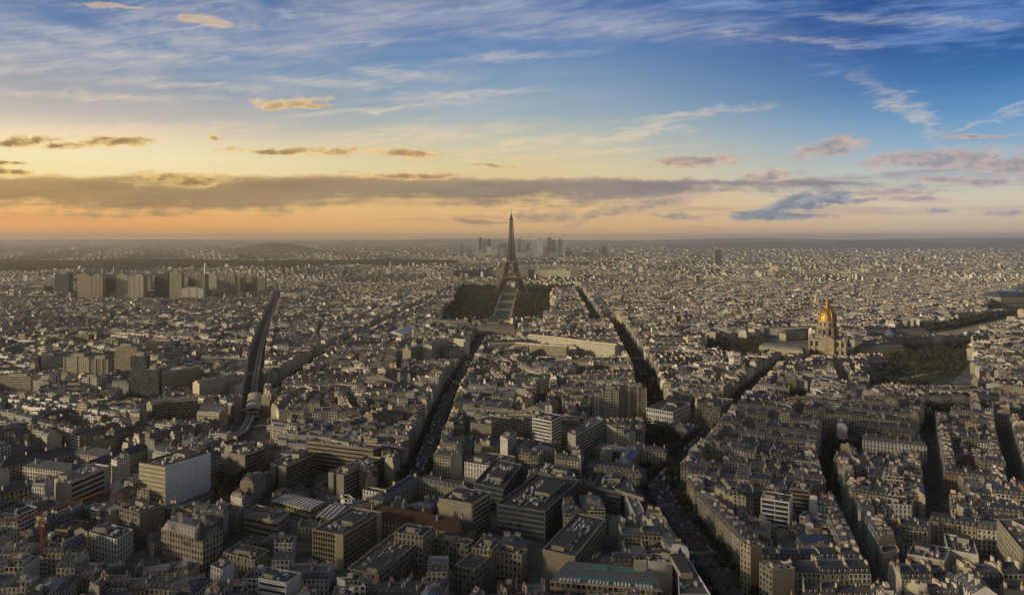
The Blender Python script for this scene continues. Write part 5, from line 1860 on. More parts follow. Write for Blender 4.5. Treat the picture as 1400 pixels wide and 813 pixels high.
# glass-roofed exhibition palace at the right edge
y = 2250.0
root = empty('exhibition_palace', ((1392 - 700) / FPX * y, y, 0), R(8))
b = Buf(); b.quadwalls(rect(0, 0, (1, 0), 190, 70), 0, 22, 'wall', 0.45, (1,), 2, 6.0); b.build('wall', root, (0, 0, 0))
b = Buf()
N = 10
arc = [(-34 * math.cos(math.pi * k / N), 22 + 18 * math.sin(math.pi * k / N)) for k in range(N + 1)]
for (y0, z0), (y1, z1) in zip(arc, arc[1:]):
    b.face([(-95, y0, z0), (-95, y1, z1), (95, y1, z1), (95, y0, z0)][::-1], 'glass_blue')
b.face([(-95, p, z) for p, z in arc], 'glass_blue'); b.face([(95, p, z) for p, z in arc[::-1]], 'glass_blue')
b.build('glass_roof', root, (0, 0, 0))
b = Buf(); b.lathe(20, 0, [(24, 30), (23, 40), (19, 47), (11, 52), (3, 54)], 'glass_blue', 20); b.build('glass_dome', root, (0, 0, 0))
tag(root, 'exhibition palace with blue-grey glass vault at the right edge', 'palace')
reserve(rect((1392 - 700) / FPX * y, y, (1, 0), 210, 90))
# slim church spire
y = 2060.0
root = empty('church_spire', ((1116.5 - 700) / FPX * y, y, 0))
b = Buf(); b.prism(rect(0, 0, (1, 0), 11, 11), 0, 30, 'beige'); b.build('tower', root, (0, 0, 0))
b = Buf()
q = rect(0, 0, (1, 0), 11, 11)
for i in range(4):
    b.face([(*q[i], 30), (*q[(i + 1) % 4], 30), (0, 0, 58)], 'concrete')
b.build('spire', root, (0, 0, 0))
tag(root, 'pale pointed church spire left of the gilded dome', 'church spire')
gable_bar('riverside_palace', 'pale classical palace by the river beyond the esplanade trees', 'palace', (1258, 425), (1285, 427), 40, 22, 5, 3, 0.45, chimneys=0, hip=True)

# ================================================================== streets, blocks, houses
STREETS = [   # (photo pixels on the ground, width)
    ([(285, 612), (318, 600), (334, 585), (345, 560), (347, 540), (352, 490), (362, 452), (370, 432), (379, 408)], 23, 'viaduct boulevard'),
    ([(368, 545), (442, 492), (541, 440), (620, 398)], 28, 'left park avenue'),
    ([(560, 668), (577, 640), (612, 548), (645, 490), (661, 460)], 27, 'middle avenue'),
    ([(1012, 838), (995, 809), (918, 706), (899, 669)], 34, 'wide boulevard'),
    ([(899, 669), (936, 628), (980, 582), (1040, 525), (1086, 489)], 28, 'upper boulevard'),
    ([(899, 669), (905, 600), (885, 540), (881, 517), (845, 452), (836, 440)], 30, 'right park avenue'),
    ([(836, 440), (817, 446), (789, 397), (784, 384)], 26, 'far park avenue'),
    ([(1136, 592), (1128, 650), (1143, 691), (1205, 822)], 11, 'narrow right street'),
    ([(1268, 592), (1276, 680), (1284, 735)], 13, 'garden street'),
    ([(1368, 590), (1392, 692)], 12, 'edge street'),
    ([(-30, 662), (110, 625), (200, 598), (282, 574)], 17, 'barracks street'),
    ([(1086, 489), (1140, 494), (1205, 512), (1330, 545), (1420, 560)], 22, 'garden avenue'),
    ([(640, 441), (720, 446), (836, 440)], 24, 'school square'),
    ([(1290, 455), (1392, 434)], 60, 'esplanade road'),
    ([(-40, 500), (150, 470), (372, 428)], 18, 'left cross street'),
    ([(-40, 560), (120, 520), (300, 470)], 15, 'left back street'),
]
SW = [([G(*p) for p in pts], w, nm) for pts, w, nm in STREETS]


def seg_dist(p, a, b):
    dx, dy = b[0] - a[0], b[1] - a[1]
    l2 = dx * dx + dy * dy
    t = max(0, min(1, ((p[0] - a[0]) * dx + (p[1] - a[1]) * dy) / l2))
    return math.hypot(p[0] - a[0] - dx * t, p[1] - a[1] - dy * t)


PARK_PX = {   # open ground: photo pixels at ground level
    'left side of tower park': [(594, 447), (622, 404), (634, 382), (688, 386), (668, 447)],
    'right side of tower park': [(698, 447), (712, 386), (778, 384), (784, 398), (757, 400), (754, 447)],
    'tower park lawns': [(668, 447), (688, 386), (712, 386), (698, 447)],
    'church garden': [(1192, 532), (1214, 482), (1330, 472), (1336, 486), (1302, 522), (1230, 538)],
    'esplanade': [(1180, 462), (1280, 448), (1392, 425), (1400, 440), (1322, 470), (1200, 476)],
    'church forecourt': [(1062, 500), (1082, 474), (1180, 474), (1180, 498)],
    'boulevard gardens': [(892, 622), (908, 592), (912, 550), (898, 512), (884, 512), (884, 550)],
    'convent garden': [(882, 640), (914, 628), (930, 600), (910, 585), (885, 600)],
    'right convent garden': [(1150, 640), (1160, 606), (1268, 612), (1270, 634)],
    'dark square garden': [(1254, 592), (1262, 560), (1312, 563), (1306, 592)],
    'shaded garden': [(1108, 690), (1120, 640), (1126, 610), (1160, 612), (1150, 690)],
    'slab garden': [(290, 700), (292, 664), (345, 640), (352, 668), (330, 692)],
    'round garden': [(955, 492), (965, 468), (1040, 466), (1062, 480), (1040, 500)],
    'upper gardens': [(1075, 570), (1080, 542), (1110, 540), (1125, 562)],
    'palace gardens left': [(636, 384), (640, 377), (678, 377), (676, 384)],
    'palace gardens right': [(722, 384), (724, 377), (764, 377), (760, 386)],
    'barracks court': [(50, 650), (112, 638), (100, 618), (0, 640), (0, 655)],
    'sunken courtyard': [(545, 690), (575, 652), (640, 665), (620, 690)],
    'office yard': [(390, 672), (420, 640), (508, 640), (450, 682), (425, 700)],
    'ministry court': [(590, 800), (600, 752), (640, 760), (624, 800)],
    'balcony court': [(735, 660), (745, 622), (790, 625), (800, 645)],
}
PARKS = {k: ccw([G(*p) for p in v]) for k, v in PARK_PX.items()}
PARKBB = [(min(p[0] for p in q), max(p[0] for p in q), min(p[1] for p in q), max(p[1] for p in q), q) for q in PARKS.values()]


def in_park(p):
    for x0, x1, y0, y1, q in PARKBB:
        if x0 < p[0] < x1 and y0 < p[1] < y1 and inside(p, q):
            return True
    return False


def clash(q):
    """does a lot overlap a reserved footprint, a park or a boulevard?"""
    c = cen(q)
    xs, ys = [p[0] for p in q], [p[1] for p in q]
    a0, a1, b0, b1 = min(xs), max(xs), min(ys), max(ys)
    for x0, x1, y0, y1, g, raw in FOOT:
        if a1 < x0 or a0 > x1 or b1 < y0 or b0 > y1:
            continue
        if inside(c, g) or any(inside(p, g) for p in q) or any(inside(p, q) for p in raw) or any(inside(lerp(q[i], q[(i + 1) % len(q)], 0.5), g) for i in range(len(q))):
            return True
    if in_park(c):
        return True
    for pts, w, nm in SW:
        for a, b in zip(pts, pts[1:]):
            if seg_dist(c, a, b) < w / 2 + 5.0:
                return True
            for p in q:
                if seg_dist(p, a, b) < w / 2 - 0.6:
                    return True
    return False


def clip(q, nx, ny, d):
    """keep the side n.p <= d of a convex polygon"""
    out = []
    n = len(q)
    for i in range(n):
        a, b = q[i], q[(i + 1) % n]
        da, db = nx * a[0] + ny * a[1] - d, nx * b[0] + ny * b[1] - d
        if da <= 0: out.append(a)
        if (da < 0 < db) or (db < 0 < da):
            out.append(lerp(a, b, da / (da - db)))
    return out


def tidy(q, m=7.0):
    out = []
    for p in q:
        if not out or math.dist(p, out[-1]) > m:
            out.append(p)
    while len(out) > 3 and math.dist(out[0], out[-1]) < m:
        out.pop()
    return out


rb = random.Random(23)
YMAX = 3000.0
polys = [ccw([(-0.76 * 330 - 90, 330), (0.76 * 330 + 90, 330), (0.76 * YMAX + 90, YMAX), (-0.76 * YMAX - 90, YMAX)])]


def chord(q, n, dd, a, d):
    ts = []
    for i in range(len(q)):
        p, r = q[i], q[(i + 1) % len(q)]
        dp, dr = n[0] * p[0] + n[1] * p[1] - dd, n[0] * r[0] + n[1] * r[1] - dd
        if dp * dr < 0:
            x = lerp(p, r, dp / (dp - dr))
            ts.append((x[0] - a[0]) * d[0] + (x[1] - a[1]) * d[1])
    return (min(ts), max(ts)) if len(ts) > 1 else None


def cut(q, n, dd, hw):
    return [z for z in (clip(q, n[0], n[1], dd - hw), clip(q, -n[0], -n[1], -(dd + hw))) if len(z) > 2 and area(z) > 30]


for pts, w, nm in SW:
    for a, b in zip(pts, pts[1:]):
        L = math.dist(a, b)
        d = ((b[0] - a[0]) / L, (b[1] - a[1]) / L)
        n = (-d[1], d[0])
        dd = n[0] * a[0] + n[1] * a[1]
        new = []
        for q in polys:
            ch = chord(q, n, dd, a, d)
            if ch is None or min(ch[1], L) - max(ch[0], 0) < 8:
                new.append(q)
                continue
            todo = [q]
            for t, p in ((0, a), (L, b)):               # the street ends inside this piece: a lane across at its end
                if ch[0] + 14 < t < ch[1] - 14:
                    todo = [z for y_ in todo for z in cut(y_, d, d[0] * p[0] + d[1] * p[1], 3.2)]
            for z in todo:
                c2 = chord(z, n, dd, a, d)
                if c2 and min(c2[1], L) - max(c2[0], 0) > 0.5 * (c2[1] - c2[0]):
                    new += cut(z, n, dd, w / 2)
                else:
                    new.append(z)
        polys = new


def split(q, out, target):
    ar = area(q)
    y = cen(q)[1]
    tg = target * (1.0 if y < 1200 else 1.35)
    if ar < tg:
        out.append(q)
        return
    # longest edge gives the long direction
    best = max(range(len(q)), key=lambda i: math.dist(q[i], q[(i + 1) % len(q)]))
    a, b = q[best], q[(best + 1) % len(q)]
    L = math.dist(a, b)
    d = ((b[0] - a[0]) / L, (b[1] - a[1]) / L)
    e = (-d[1], d[0])
    sd = [d[0] * p[0] + d[1] * p[1] for p in q]
    se = [e[0] * p[0] + e[1] * p[1] for p in q]
    if (max(sd) - min(sd)) < (max(se) - min(se)) * 0.9:
        d, sd = e, se
    t = min(sd) + (max(sd) - min(sd)) * rb.uniform(0.36, 0.64)
    an = rb.uniform(-0.2, 0.2)
    c0 = cen(q)
    cc = d[0] * c0[0] + d[1] * c0[1]
    d2 = (d[0] * math.cos(an) - d[1] * math.sin(an), d[0] * math.sin(an) + d[1] * math.cos(an))
    t2 = d2[0] * c0[0] + d2[1] * c0[1] + (t - cc)
    hw = rb.choice((3.4, 4.0, 4.6, 5.6))
    q1, q2 = clip(q, d2[0], d2[1], t2 - hw), clip(q, -d2[0], -d2[1], -(t2 + hw))
    for z in (q1, q2):
        if len(z) > 2 and area(z) > 250:
            split(z, out, target)


blocks = []
for q in polys:
    if area(q) > 250:
        split(q, blocks, 7800)

def fill_rows(qo, hb, modern, court=False):
    """rows of houses across a thin block or a deep courtyard"""
    best = max(range(len(qo)), key=lambda i: math.dist(qo[i], qo[(i + 1) % len(qo)]))
    a, b = qo[best], qo[(best + 1) % len(qo)]
    L = math.dist(a, b)
    d = ((b[0] - a[0]) / L, (b[1] - a[1]) / L)
    e = (-d[1], d[0])
    t0 = min(d[0] * p[0] + d[1] * p[1] for p in qo)
    t1 = max(d[0] * p[0] + d[1] * p[1] for p in qo)

    def span(t):
        es = []
        for i in range(len(qo)):
            p, r = qo[i], qo[(i + 1) % len(qo)]
            dp, dr = d[0] * p[0] + d[1] * p[1] - t, d[0] * r[0] + d[1] * r[1] - t
            if dp * dr < 0:
                x = lerp(p, r, dp / (dp - dr))
                es.append(e[0] * x[0] + e[1] * x[1])
        return (min(es), max(es)) if len(es) > 1 else None
    t = t0 + 0.3
    while t < t1 - 5:
        w = min(rb.uniform(9, 16), t1 - 0.3 - t)
        s0, s1 = span(t), span(t + w - 0.04)
        if s0 and s1 and w > 5:
            wd = min(s0[1] - s0[0], s1[1] - s1[0])
            if wd > 4.5:
                n = 1 if wd < 17 else max(2, int((wd + 5) / 16))
                gap = 0 if n == 1 else (0.04 if wd / n < 11 else 4.5)
                for k in range(n):
                    f0, f1 = k / n, (k + 1) / n
                    g0, g1 = (0 if k == 0 else gap / 2), (0 if k == n - 1 else gap / 2)
                    q = []
                    for tt, sp, lo in ((t, s0, True), (t + w - 0.04, s1, True), (t + w - 0.04, s1, False), (t, s0, False)):
                        v = sp[0] + (sp[1] - sp[0]) * (f0 if lo else f1) + (g0 if lo else -g1)
                        q.append((d[0] * tt + e[0] * v, d[1] * tt + e[1] * v))
                    if court and rb.random() < 0.10:
                        continue
                    r_ = rb.random()
                    kind = 'flat' if r_ < modern else ('low' if r_ > (0.55 if court else 0.85) else 'mansard')
                    h = (hb * rb.uniform(0.35, 1.0)) if court else hb + rb.uniform(-3, 2)
                    LOTS.append(dict(q=ccw(q), h=h, kind=kind, wing=None, court=court))
        t += w


LOTS = []      # dict(q, h, tone, rt, kind, wing)
pv_b = Buf()
yard = Buf()
for q in blocks:
    q = tidy(ccw(q))
    if len(q) < 3 or area(q) < 300:
        continue
    c = cen(q)
    if not in_park(c) or c[1] > 700:
        pv_b.prism(q, 0.004, 0.13, 'pave', 0.5)
    qo = shrink(q, 1.4)
    if area(qo) < 150 or any(math.dist(a, b) > 2000 for a, b in zip(qo, q)):
        continue
    modern = 0.42 if (c[0] < -0.30 * c[1] and c[1] > 850) else (0.12 if c[0] > 0 else 0.2)
    hb = rb.uniform(16.5, 20.5)
    dep = rb.uniform(8.6, 11.0)
    qi = shrink(qo, dep)
    ok = len(qo) >= 3 and area(qi) > 60
    if ok:
        for i in range(len(qo)):
            a, b = qo[i], qo[(i + 1) % len(qo)]
            a2, b2 = qi[i], qi[(i + 1) % len(qo)]
            if (b[0] - a[0]) * (b2[0] - a2[0]) + (b[1] - a[1]) * (b2[1] - a2[1]) <= 0:
                ok = False
    if not ok:
        fill_rows(qo, hb, modern)
        continue
    ci = cen(qi)
    inr = min(seg_dist(ci, qi[i], qi[(i + 1) % len(qi)]) for i in range(len(qi)))
    for i in range(len(qo)):
        a, b = qo[i], qo[(i + 1) % len(qo)]
        a2, b2 = qi[i], qi[(i + 1) % len(qi)]
        L = math.dist(a, b)
        m = max(1, round(L / (rb.uniform(10.5, 17.0) if c[1] < 1100 else rb.uniform(11, 20))))
        for k in range(m):
            s0, s1 = k / m + 0.0012, (k + 1) / m - 0.0012
            z = [lerp(a, b, s0), lerp(a, b, s1), lerp(a2, b2, s1), lerp(a2, b2, s0)]
            if min(math.dist(z[0], z[1]), math.dist(z[2], z[3]) + 6) < 5 or area(z) < 60:
                if area(z) < 25: continue
            r_ = rb.random()
            kind = 'flat' if r_ < modern else ('low' if r_ > 0.93 else 'mansard')
            h = hb + rb.gauss(0, 0.8)
            if kind == 'low': h = rb.uniform(9, 17)
            if kind == 'flat': h = hb + rb.uniform(-3, 9)
            wing = None
            if inr > 9 and rb.random() < 0.62:
                w0 = lerp(a2, b2, s0 + 0.002)
                w1 = lerp(a2, b2, s0 + (s1 - s0) * rb.uniform(0.4, 0.6))
                dn = (-(b2[1] - a2[1]), b2[0] - a2[0])
                dl = math.hypot(*dn)
                if dl > 4:
                    ln = min(inr * 0.85, rb.uniform(8, 17))
                    w2 = (w1[0] + dn[0] / dl * ln, w1[1] + dn[1] / dl * ln)
                    w3 = (w0[0] + dn[0] / dl * ln, w0[1] + dn[1] / dl * ln)
                    # long sides of the wing carry the windows
                    zq = [w1, w2, w3, w0]
                    if math.dist(w0, w1) > 3 and inside(w2, qi) and inside(w3, qi):
                        wing = (zq, h * rb.uniform(0.55, 0.95))
            LOTS.append(dict(q=z, h=h, kind=kind, wing=wing))
    inner = tidy(shrink(qi, rb.uniform(3.6, 6.0)), 3.0)
    if inr > 9 and len(inner) > 2 and area(inner) > 120 and inside(cen(inner), qi):
        fill_rows(inner, hb, modern, True)
tag(pv_b.build('pavement'), kind='structure')

TONES = [0.07, 0.2, 0.36, 0.5, 0.65, 0.76, 0.86, 0.94, 0.985]
TW = [12, 18, 14, 19, 15, 9, 7, 3, 8]
good = []
VIS_PX = [(598, 668, 442), (668, 698, 444), (698.5, 757, 442), (1190, 1330, 528), (1352, 1402, 423), (225, 290, 690), (190, 226, 680), (425, 524, 772), (474, 580, 792), (447, 525, 677), (368, 392, 667), (392, 450, 672), (679, 748, 737), (748, 796, 715), (645, 715, 676), (842, 882, 709), (742, 788, 790), (788, 830, 760),
          (752, 905, 812), (620, 675, 812), (675, 724, 800), (577, 597, 772), (599, 673, 736), (496, 646, 728), (800, 914, 657), (1178, 1267, 618), (1167, 1252, 592), (1040, 1080, 719), (1080, 1108, 701), (1010, 1043, 796), (1038, 1088, 812),
          (72, 151, 690), (162, 227, 726), (120, 185, 771), (220, 306, 772), (304, 369, 780), (352, 414, 812), (287, 321, 800), (374, 477, 712), (325, 365, 606), (1235, 1341, 772), (1354, 1400, 792), (1036, 1104, 482), (1162, 1276, 475), (1170, 1236, 485), (1100, 1162, 487), (884, 946, 582), (805, 886, 573),
          (724, 847, 488), (555, 641, 492), (648, 708, 459), (537, 559, 461), (85, 149, 531), (177, 218, 546), (197, 272, 530), (267, 324, 541), (203, 272, 576), (54, 191, 507), (-5, 50, 537), (74, 351, 407), (643, 707, 600), (635, 706, 645), (682, 707, 625),
          (727, 769, 605), (776, 826, 615), (48, 66, 794), (-5, 45, 684), (45, 201, 652), (200.5, 204, 640), (500, 648, 684), (925, 973, 812), (1210, 1250, 708), (1320, 1400, 812), (600, 650, 640), (310, 364, 650), (330, 398, 735)]
VIS = []
for (p0, p1, pb) in VIS_PX:
    cand = []
    for x0, x1, y0, y1, g, raw in FOOT:
        c_ = cen(raw)
        a_, b_ = topx(c_[0], c_[1], 20)
        if p0 - 3 <= a_ <= p1 + 3 and pb - 75 < b_ < pb - (12 if pb > 480 else 4):
            cand.append(max(p[1] for p in raw))
    if p0 == 48: cand = [428.0]
    if p0 == 325: cand = [830.0]
    if p0 in (598, 668, 698.5): cand = [1620.0]
    if p0 == 1190: cand = [1180.0]
    if p0 == -5 and p1 == 45: cand = [640.0]
    if p0 == 45: cand = [672.0]
    if cand:
        VIS.append((p0, p1, pb, min(cand)))


def low_enough(c, h, kind):
    top = h + (0.8 if kind == 'flat' else 4.6)
    px, py = topx(c[0], c[1], top)
    for p0, p1, pb, yh in VIS:
        m = 7.0 / c[1] * FPX
        if p0 - m < px < p1 + m and c[1] < yh and py < pb:
            h = min(h, EYE_Z - (pb - HORIZON) * c[1] / FPX - (0.8 if kind == 'flat' else 4.6))
    return h


for l in LOTS:
    _q = l['q']
    if min(math.dist(_q[0], _q[1]) + math.dist(_q[2], _q[3]), math.dist(_q[1], _q[2]) + math.dist(_q[3], _q[0])) < 9.0:
        continue
    if clash(l['q']):
        q = l['q']
        l['wing'] = None
        for (s0, s1, v0, v1) in ((0, .62, 0, 1), (.38, 1, 0, 1), (0, 1, 0, .6), (0, 1, .4, 1), (0, .4, 0, 1), (.6, 1, 0, 1), (0, .5, 0, .5), (.5, 1, 0, .5), (.5, 1, .5, 1), (0, .5, .5, 1)):
            z = [lerp(lerp(q[0], q[1], s), lerp(q[3], q[2], s), v) for s, v in ((s0, v0), (s1, v0), (s1, v1), (s0, v1))]
            if area(z) > 40 and not clash(z):
                l['q'] = z
                break
        else:
            continue
    if l['wing'] and clash(l['wing'][0]):
        l['wing'] = None
    l['h'] = low_enough(cen(l['q']), l['h'], l['kind'])
    if l['h'] < 9 and l['kind'] == 'mansard':
        l['kind'] = 'low'
        l['h'] += 2.0
    if l['wing']:
        wh = low_enough(cen(l['wing'][0]), l['wing'][1], 'low')
        l['wing'] = (l['wing'][0], wh) if wh > 3 else None
    if l['h'] < 3.2:
        continue
    l['ti'] = rb.choices(range(9), TW)[0]
    if l['kind'] == 'flat' and rb.random() < 0.5:
        l['ti'] = rb.choice((3, 4, 8, 1))
    if cen(l['q'])[0] < -60 and cen(l['q'])[1] > 850 and rb.random() < 0.6:
        l['ti'] = rb.choice((1, 3, 3, 4, 4, 8))
    l['tone'] = TONES[l['ti']] + rb.uniform(-0.012, 0.012)
    l['rt'] = rb.random()
    l['seed'] = rb.randrange(10 ** 6)
    c = cen(l['q'])
    px, py = topx(c[0], c[1], l['h'])
    l['c'], l['px'], l['py'] = c, px, py
    l['seen'] = -8 < px < 1408 and py < 826
    l['size'] = math.sqrt(area(l['q']) * l['h']) / c[1] ** 2
    good.append(l)
seen = [l for l in good if l['seen']]
seen.sort(key=lambda l: -l['size'] if not l.get('court') else -l['size'] * 0.6)
by = {'mansard': [], 'low': [], 'flat': []}
for l in seen:
    if sum(len(v) for v in by.values()) < 330 and len(by[l['kind']]) < 240:
        by[l['kind']].append(l)
        l['single'] = True

# --- labels: colour and roof first, then where it stands relative to something findable
ORD = ['nearest', 'second nearest', 'third nearest', 'fourth nearest', 'fifth nearest', 'sixth nearest', 'seventh nearest', 'eighth nearest', 'ninth nearest', 'tenth nearest', 'eleventh nearest', 'twelfth nearest', 'thirteenth nearest', 'fourteenth nearest']
NEARMARKS = [m for m in LANDMARKS if m[1] < 1100]
places = {}
for l in good:
    if not l.get('single'): continue
    c = l['c']
    m = min(NEARMARKS, key=lambda m: (m[0] - c[0]) ** 2 + (m[1] - c[1]) ** 2)
    dx, dy = c[0] - m[0], c[1] - m[1]
    side = ('right of' if dx > 0 else 'left of') if abs(dx) > abs(dy) else ('behind' if dy > 0 else 'in front of')
    word = {'mansard': 'mansard-roofed house', 'low': 'low-roofed house', 'flat': 'flat-roofed block'}[l['kind']]
    key = (word, side, m[2], TONE_WORDS[l['ti']])
    places.setdefault(key, []).append((math.hypot(dx, dy), l))
for (word, side, mark, tone), lst in places.items():
    lst.sort(key=lambda t: t[0])
    for k, (dd, l) in enumerate(lst):
        rank = '' if len(lst) == 1 else ORD[min(k, 13)] + ' '
        l['label'] = f"{tone} {word}, {rank}{side} the {mark}" if rank == '' else f"{tone} {word}, {rank}one {side} the {mark}"

GROUPS = {'mansard': 'mansard-roofed houses of the near streets', 'low': 'low-roofed houses of the near streets', 'flat': 'flat-roofed blocks of the near streets'}
mass = Buf()
n_single = 0
for l in good:
    if l.get('single'):
        house(l['q'], l['h'], l['tone'], l['rt'], l['kind'], l['seed'], l['label'], 'apartment building', GROUPS[l['kind']], l['wing'])
        n_single += 1
    else:
        rnd = random.Random(l['seed'])
        near = l['c'][1] < 760
        if l['kind'] == 'flat':
            flatblock(mass, mass, lambda: mass, l['q'], l['h'], l['tone'], l['rt'], rnd, near)
        else:
            mansard(mass, mass, lambda: mass, l['q'], l['h'], l['tone'], l['rt'], rnd, near, l['kind'] == 'low')
        if l['wing']:
            mansard(mass, mass, lambda: mass, l['wing'][0], l['wing'][1], l['tone'], (l['rt'] * 7.3) % 1, rnd, False, True)
tag(mass.build('city_houses'), 'sea of further Paris-style houses with grey zinc roofs behind the near streets', 'houses', kind='stuff')
print('lots', len(good), 'single', n_single, 'faces', len(mass.f))

# --- the far city to the horizon
far = Buf()
rf = random.Random(77)
FOREST = [(-200, 371, 640, 359.5), (716, 364, 868, 361)]


def in_forest(px, py):
    if px < 630 and 357.0 + 0.9 * math.sin(px * 0.02) < py < 374 - 0.016 * max(0, px) + 1.2 * math.sin(px * 0.05):
        return True
    if 712 < px < 850 and 360.5 < py < 364.5 - 0.012 * (px - 712):
        return True
    return False


y = YMAX
while y < 21000:
    cs = 25 + (y - 3000) * 0.0074
    x = -0.78 * y - 60
    while x < 0.78 * y + 60:
        cx, cy = x + rf.uniform(-0.3, 0.3) * cs, y + rf.uniform(-0.35, 0.35) * cs
        x += cs
        px, py = topx(cx, cy)
        if in_forest(px, py): continue
        if rf.random() < 0.16: continue
        if any(x0 - 8 < cx < x1 + 8 and y0 - 8 < cy < y1 + 8 for x0, x1, y0, y1, g, raw in FOOT if y1 > 3200): continue
        if 300 < px < 435 and 331 < py < 350 and rf.random() < 0.9: continue
        an = ((int(cx / 420 + 999) * 7919 + int(cy / 520) * 104729) % 628) / 628.0 * 1.57 - 0.78 + rf.uniform(-0.06, 0.06)
        h = rf.gauss(18, 2.5) if rf.random() < 0.8 else rf.uniform(8, 25)
        lx, ly = cs * rf.uniform(0.5, 1.1), cs * rf.uniform(0.28, 0.5)
        if rf.random() < 0.02:
            h = rf.uniform(26, 46)
            lx *= 0.7
        tn = rf.choices(TONES, (10, 20, 10, 24, 16, 5, 7, 2, 6))[0]
        q = rect(cx, cy, (math.cos(an), math.sin(an)), lx, ly)
        fl = max(2, round(h / 3.1))
        for i in range(4):
            a, b = q[i], q[(i + 1) % 4]
            nb = max(1, round(math.dist(a, b) / 3.0))
            if (b[1] - a[1]) * a[0] - (b[0] - a[0]) * a[1] > 0: continue      # walls turned away from the whole viewing deck
            far.face([(*a, 0), (*b, 0), (*b, h), (*a, h)], 'office' if tn > 0.6 else 'wall', tn, [(0, 0), (nb, 0), (nb, fl), (0, fl)], 1.0 if i % 2 == 0 else 0.0)
        if rf.random() < 0.32:
            r0, r1 = lerp(q[0], q[3], 0.5), lerp(q[1], q[2], 0.5)
            rt = rf.random()
            zr = h + ly * 0.3
            far.face([(*q[0], h), (*q[1], h), (*r1, zr), (*r0, zr)], 'zinc', rt)
            far.face([(*q[2], h), (*q[3], h), (*r0, zr), (*r1, zr)], 'zinc', rt)
            far.face([(*q[1], h), (*q[2], h), (*r1, zr)], 'wall', tn)
            far.face([(*q[3], h), (*q[0], h), (*r0, zr)], 'wall', tn)
        else:
            far.face([(*p, h) for p in q], 'flat', rf.random())
    y += cs * 0.82
tag(far.build('distant_city'), 'pale speckled mass of distant city buildings running to the horizon', 'city', kind='stuff')
print('far faces', len(far.f))

# ------------------------------------------------ open ground of the parks, the roads
lw = Buf()
gk = Buf()
for k, q in PARKS.items():
    mat = 'grass'
    if k in ('church forecourt', 'barracks court', 'sunken courtyard', 'office yard', 'ministry court'):
        mat = 'pave'
    (lw if mat == 'grass' else gk).face([(x, y_, 0.14) for x, y_ in q], mat)
tag(lw.build('grass'), kind='structure')
tag(gk.build('courtyard_paving'), kind='structure')
pa = Buf()
for pts, z in ((([(670, 440), (688, 390), (690, 390), (674, 440)]), 0.148), (([(694, 440), (708, 390), (710, 390), (698, 440)]), 0.148), (([(681, 411), (704, 411), (702, 414.5), (680, 414.5)]), 0.152),
               (([(676, 422), (700, 422), (700, 424), (675, 424)]), 0.152), (([(676, 403.5), (722, 403.5), (720, 400), (678, 400)]), 0.156), (([(1290, 462), (1400, 437), (1400, 431), (1280, 455)]), 0.152),
               (([(1205, 470), (1300, 450), (1300, 448.5), (1200, 467)]), 0.148), (([(740, 440), (752, 396), (756, 396), (750, 440)]), 0.152), (([(600, 437), (630, 400), (633, 400), (606, 437)]), 0.148),
               (([(1215, 520), (1290, 505), (1291, 507), (1215, 523)]), 0.152)):
    pa.face([(*G(*p), z) for p in ccw([p for p in pts])[::-1]], 'gravel')
tag(pa.build('gravel_path'), kind='structure')
rd = Buf()
rm = Buf()
for k, (pts, w, nm) in enumerate(SW):
    ribbon(rd, pts, w * 0.62, 0, 0.006 + 0.002 * k, 'asphalt')
    if w > 25:
        for a, b in zip(pts, pts[1:]):
            L = math.dist(a, b)
            if a[1] > 1500: continue
            d = ((b[0] - a[0]) / L, (b[1] - a[1]) / L)
            n = (-d[1], d[0])
            for off in (-w * 0.155, 0, w * 0.155):
                s = 3.0
                while s < L - 5:
                    p = (a[0] + d[0] * (s + 1.5) + n[0] * off, a[1] + d[1] * (s + 1.5) + n[1] * off)
                    rm.face([(x, y_, 0.06) for x, y_ in rect(p[0], p[1], d, 3.0, 0.3)], 'paint')
                    s += 8.0
tag(rd.build('road'), kind='structure')
# zebra crossings at the big junction and the near corners
for (px, py, wd, ang) in ((905, 690, 20, 8), (925, 650, 18, -40), (893, 660, 18, 80), (960, 755, 22, 5), (584, 625, 20, 0), (1005, 560, 18, -40)):
    x, y_ = G(px, py)
    for k in range(12):
        an = R(ang)
        o = (k - 5.5) * wd / 12
        rm.face([(a, b, 0.07) for a, b in rect(x + math.cos(an) * o, y_ + math.sin(an) * o, (math.cos(an), math.sin(an)), 0.7, 4.0)], 'paint')
tag(rm.build('road_marking'), kind='structure')

# ================================================================== trees
def crown_mesh(name, seed, n, size, mat, r=4.2, hh=5.4, z0=3.2):
    rnd = random.Random(seed)
    b = Buf()
    lobes = [(rnd.uniform(-0.55, 0.55) * r, rnd.uniform(-0.55, 0.55) * r, z0 + hh * rnd.uniform(0.25, 0.85), r * rnd.uniform(0.35, 0.62)) for _ in range(7)]
    for i in range(n):
        lx, ly, lz, lr = rnd.choice(lobes)
        d = Vector((rnd.gauss(0, 1), rnd.gauss(0, 1), rnd.gauss(0, 0.9))).normalized()
        p = Vector((lx, ly, lz)) + d * lr * rnd.uniform(0.45, 1.05)
        if p.z < z0: p.z = z0 + rnd.random()
        u = Vector((rnd.gauss(0, 1), rnd.gauss(0, 1), rnd.gauss(0, 1))).normalized()
        w = u.cross(d)
        if w.length < 0.1: continue
        w.normalize()
        s = size * rnd.uniform(0.6, 1.3)
        b.face([tuple(p - u * s - w * s * 0.5), tuple(p + u * s - w * s * 0.5), tuple(p + u * s * 0.3 + w * s), tuple(p - u * s * 0.5 + w * s * 0.8)], mat, rnd.random())
    return b


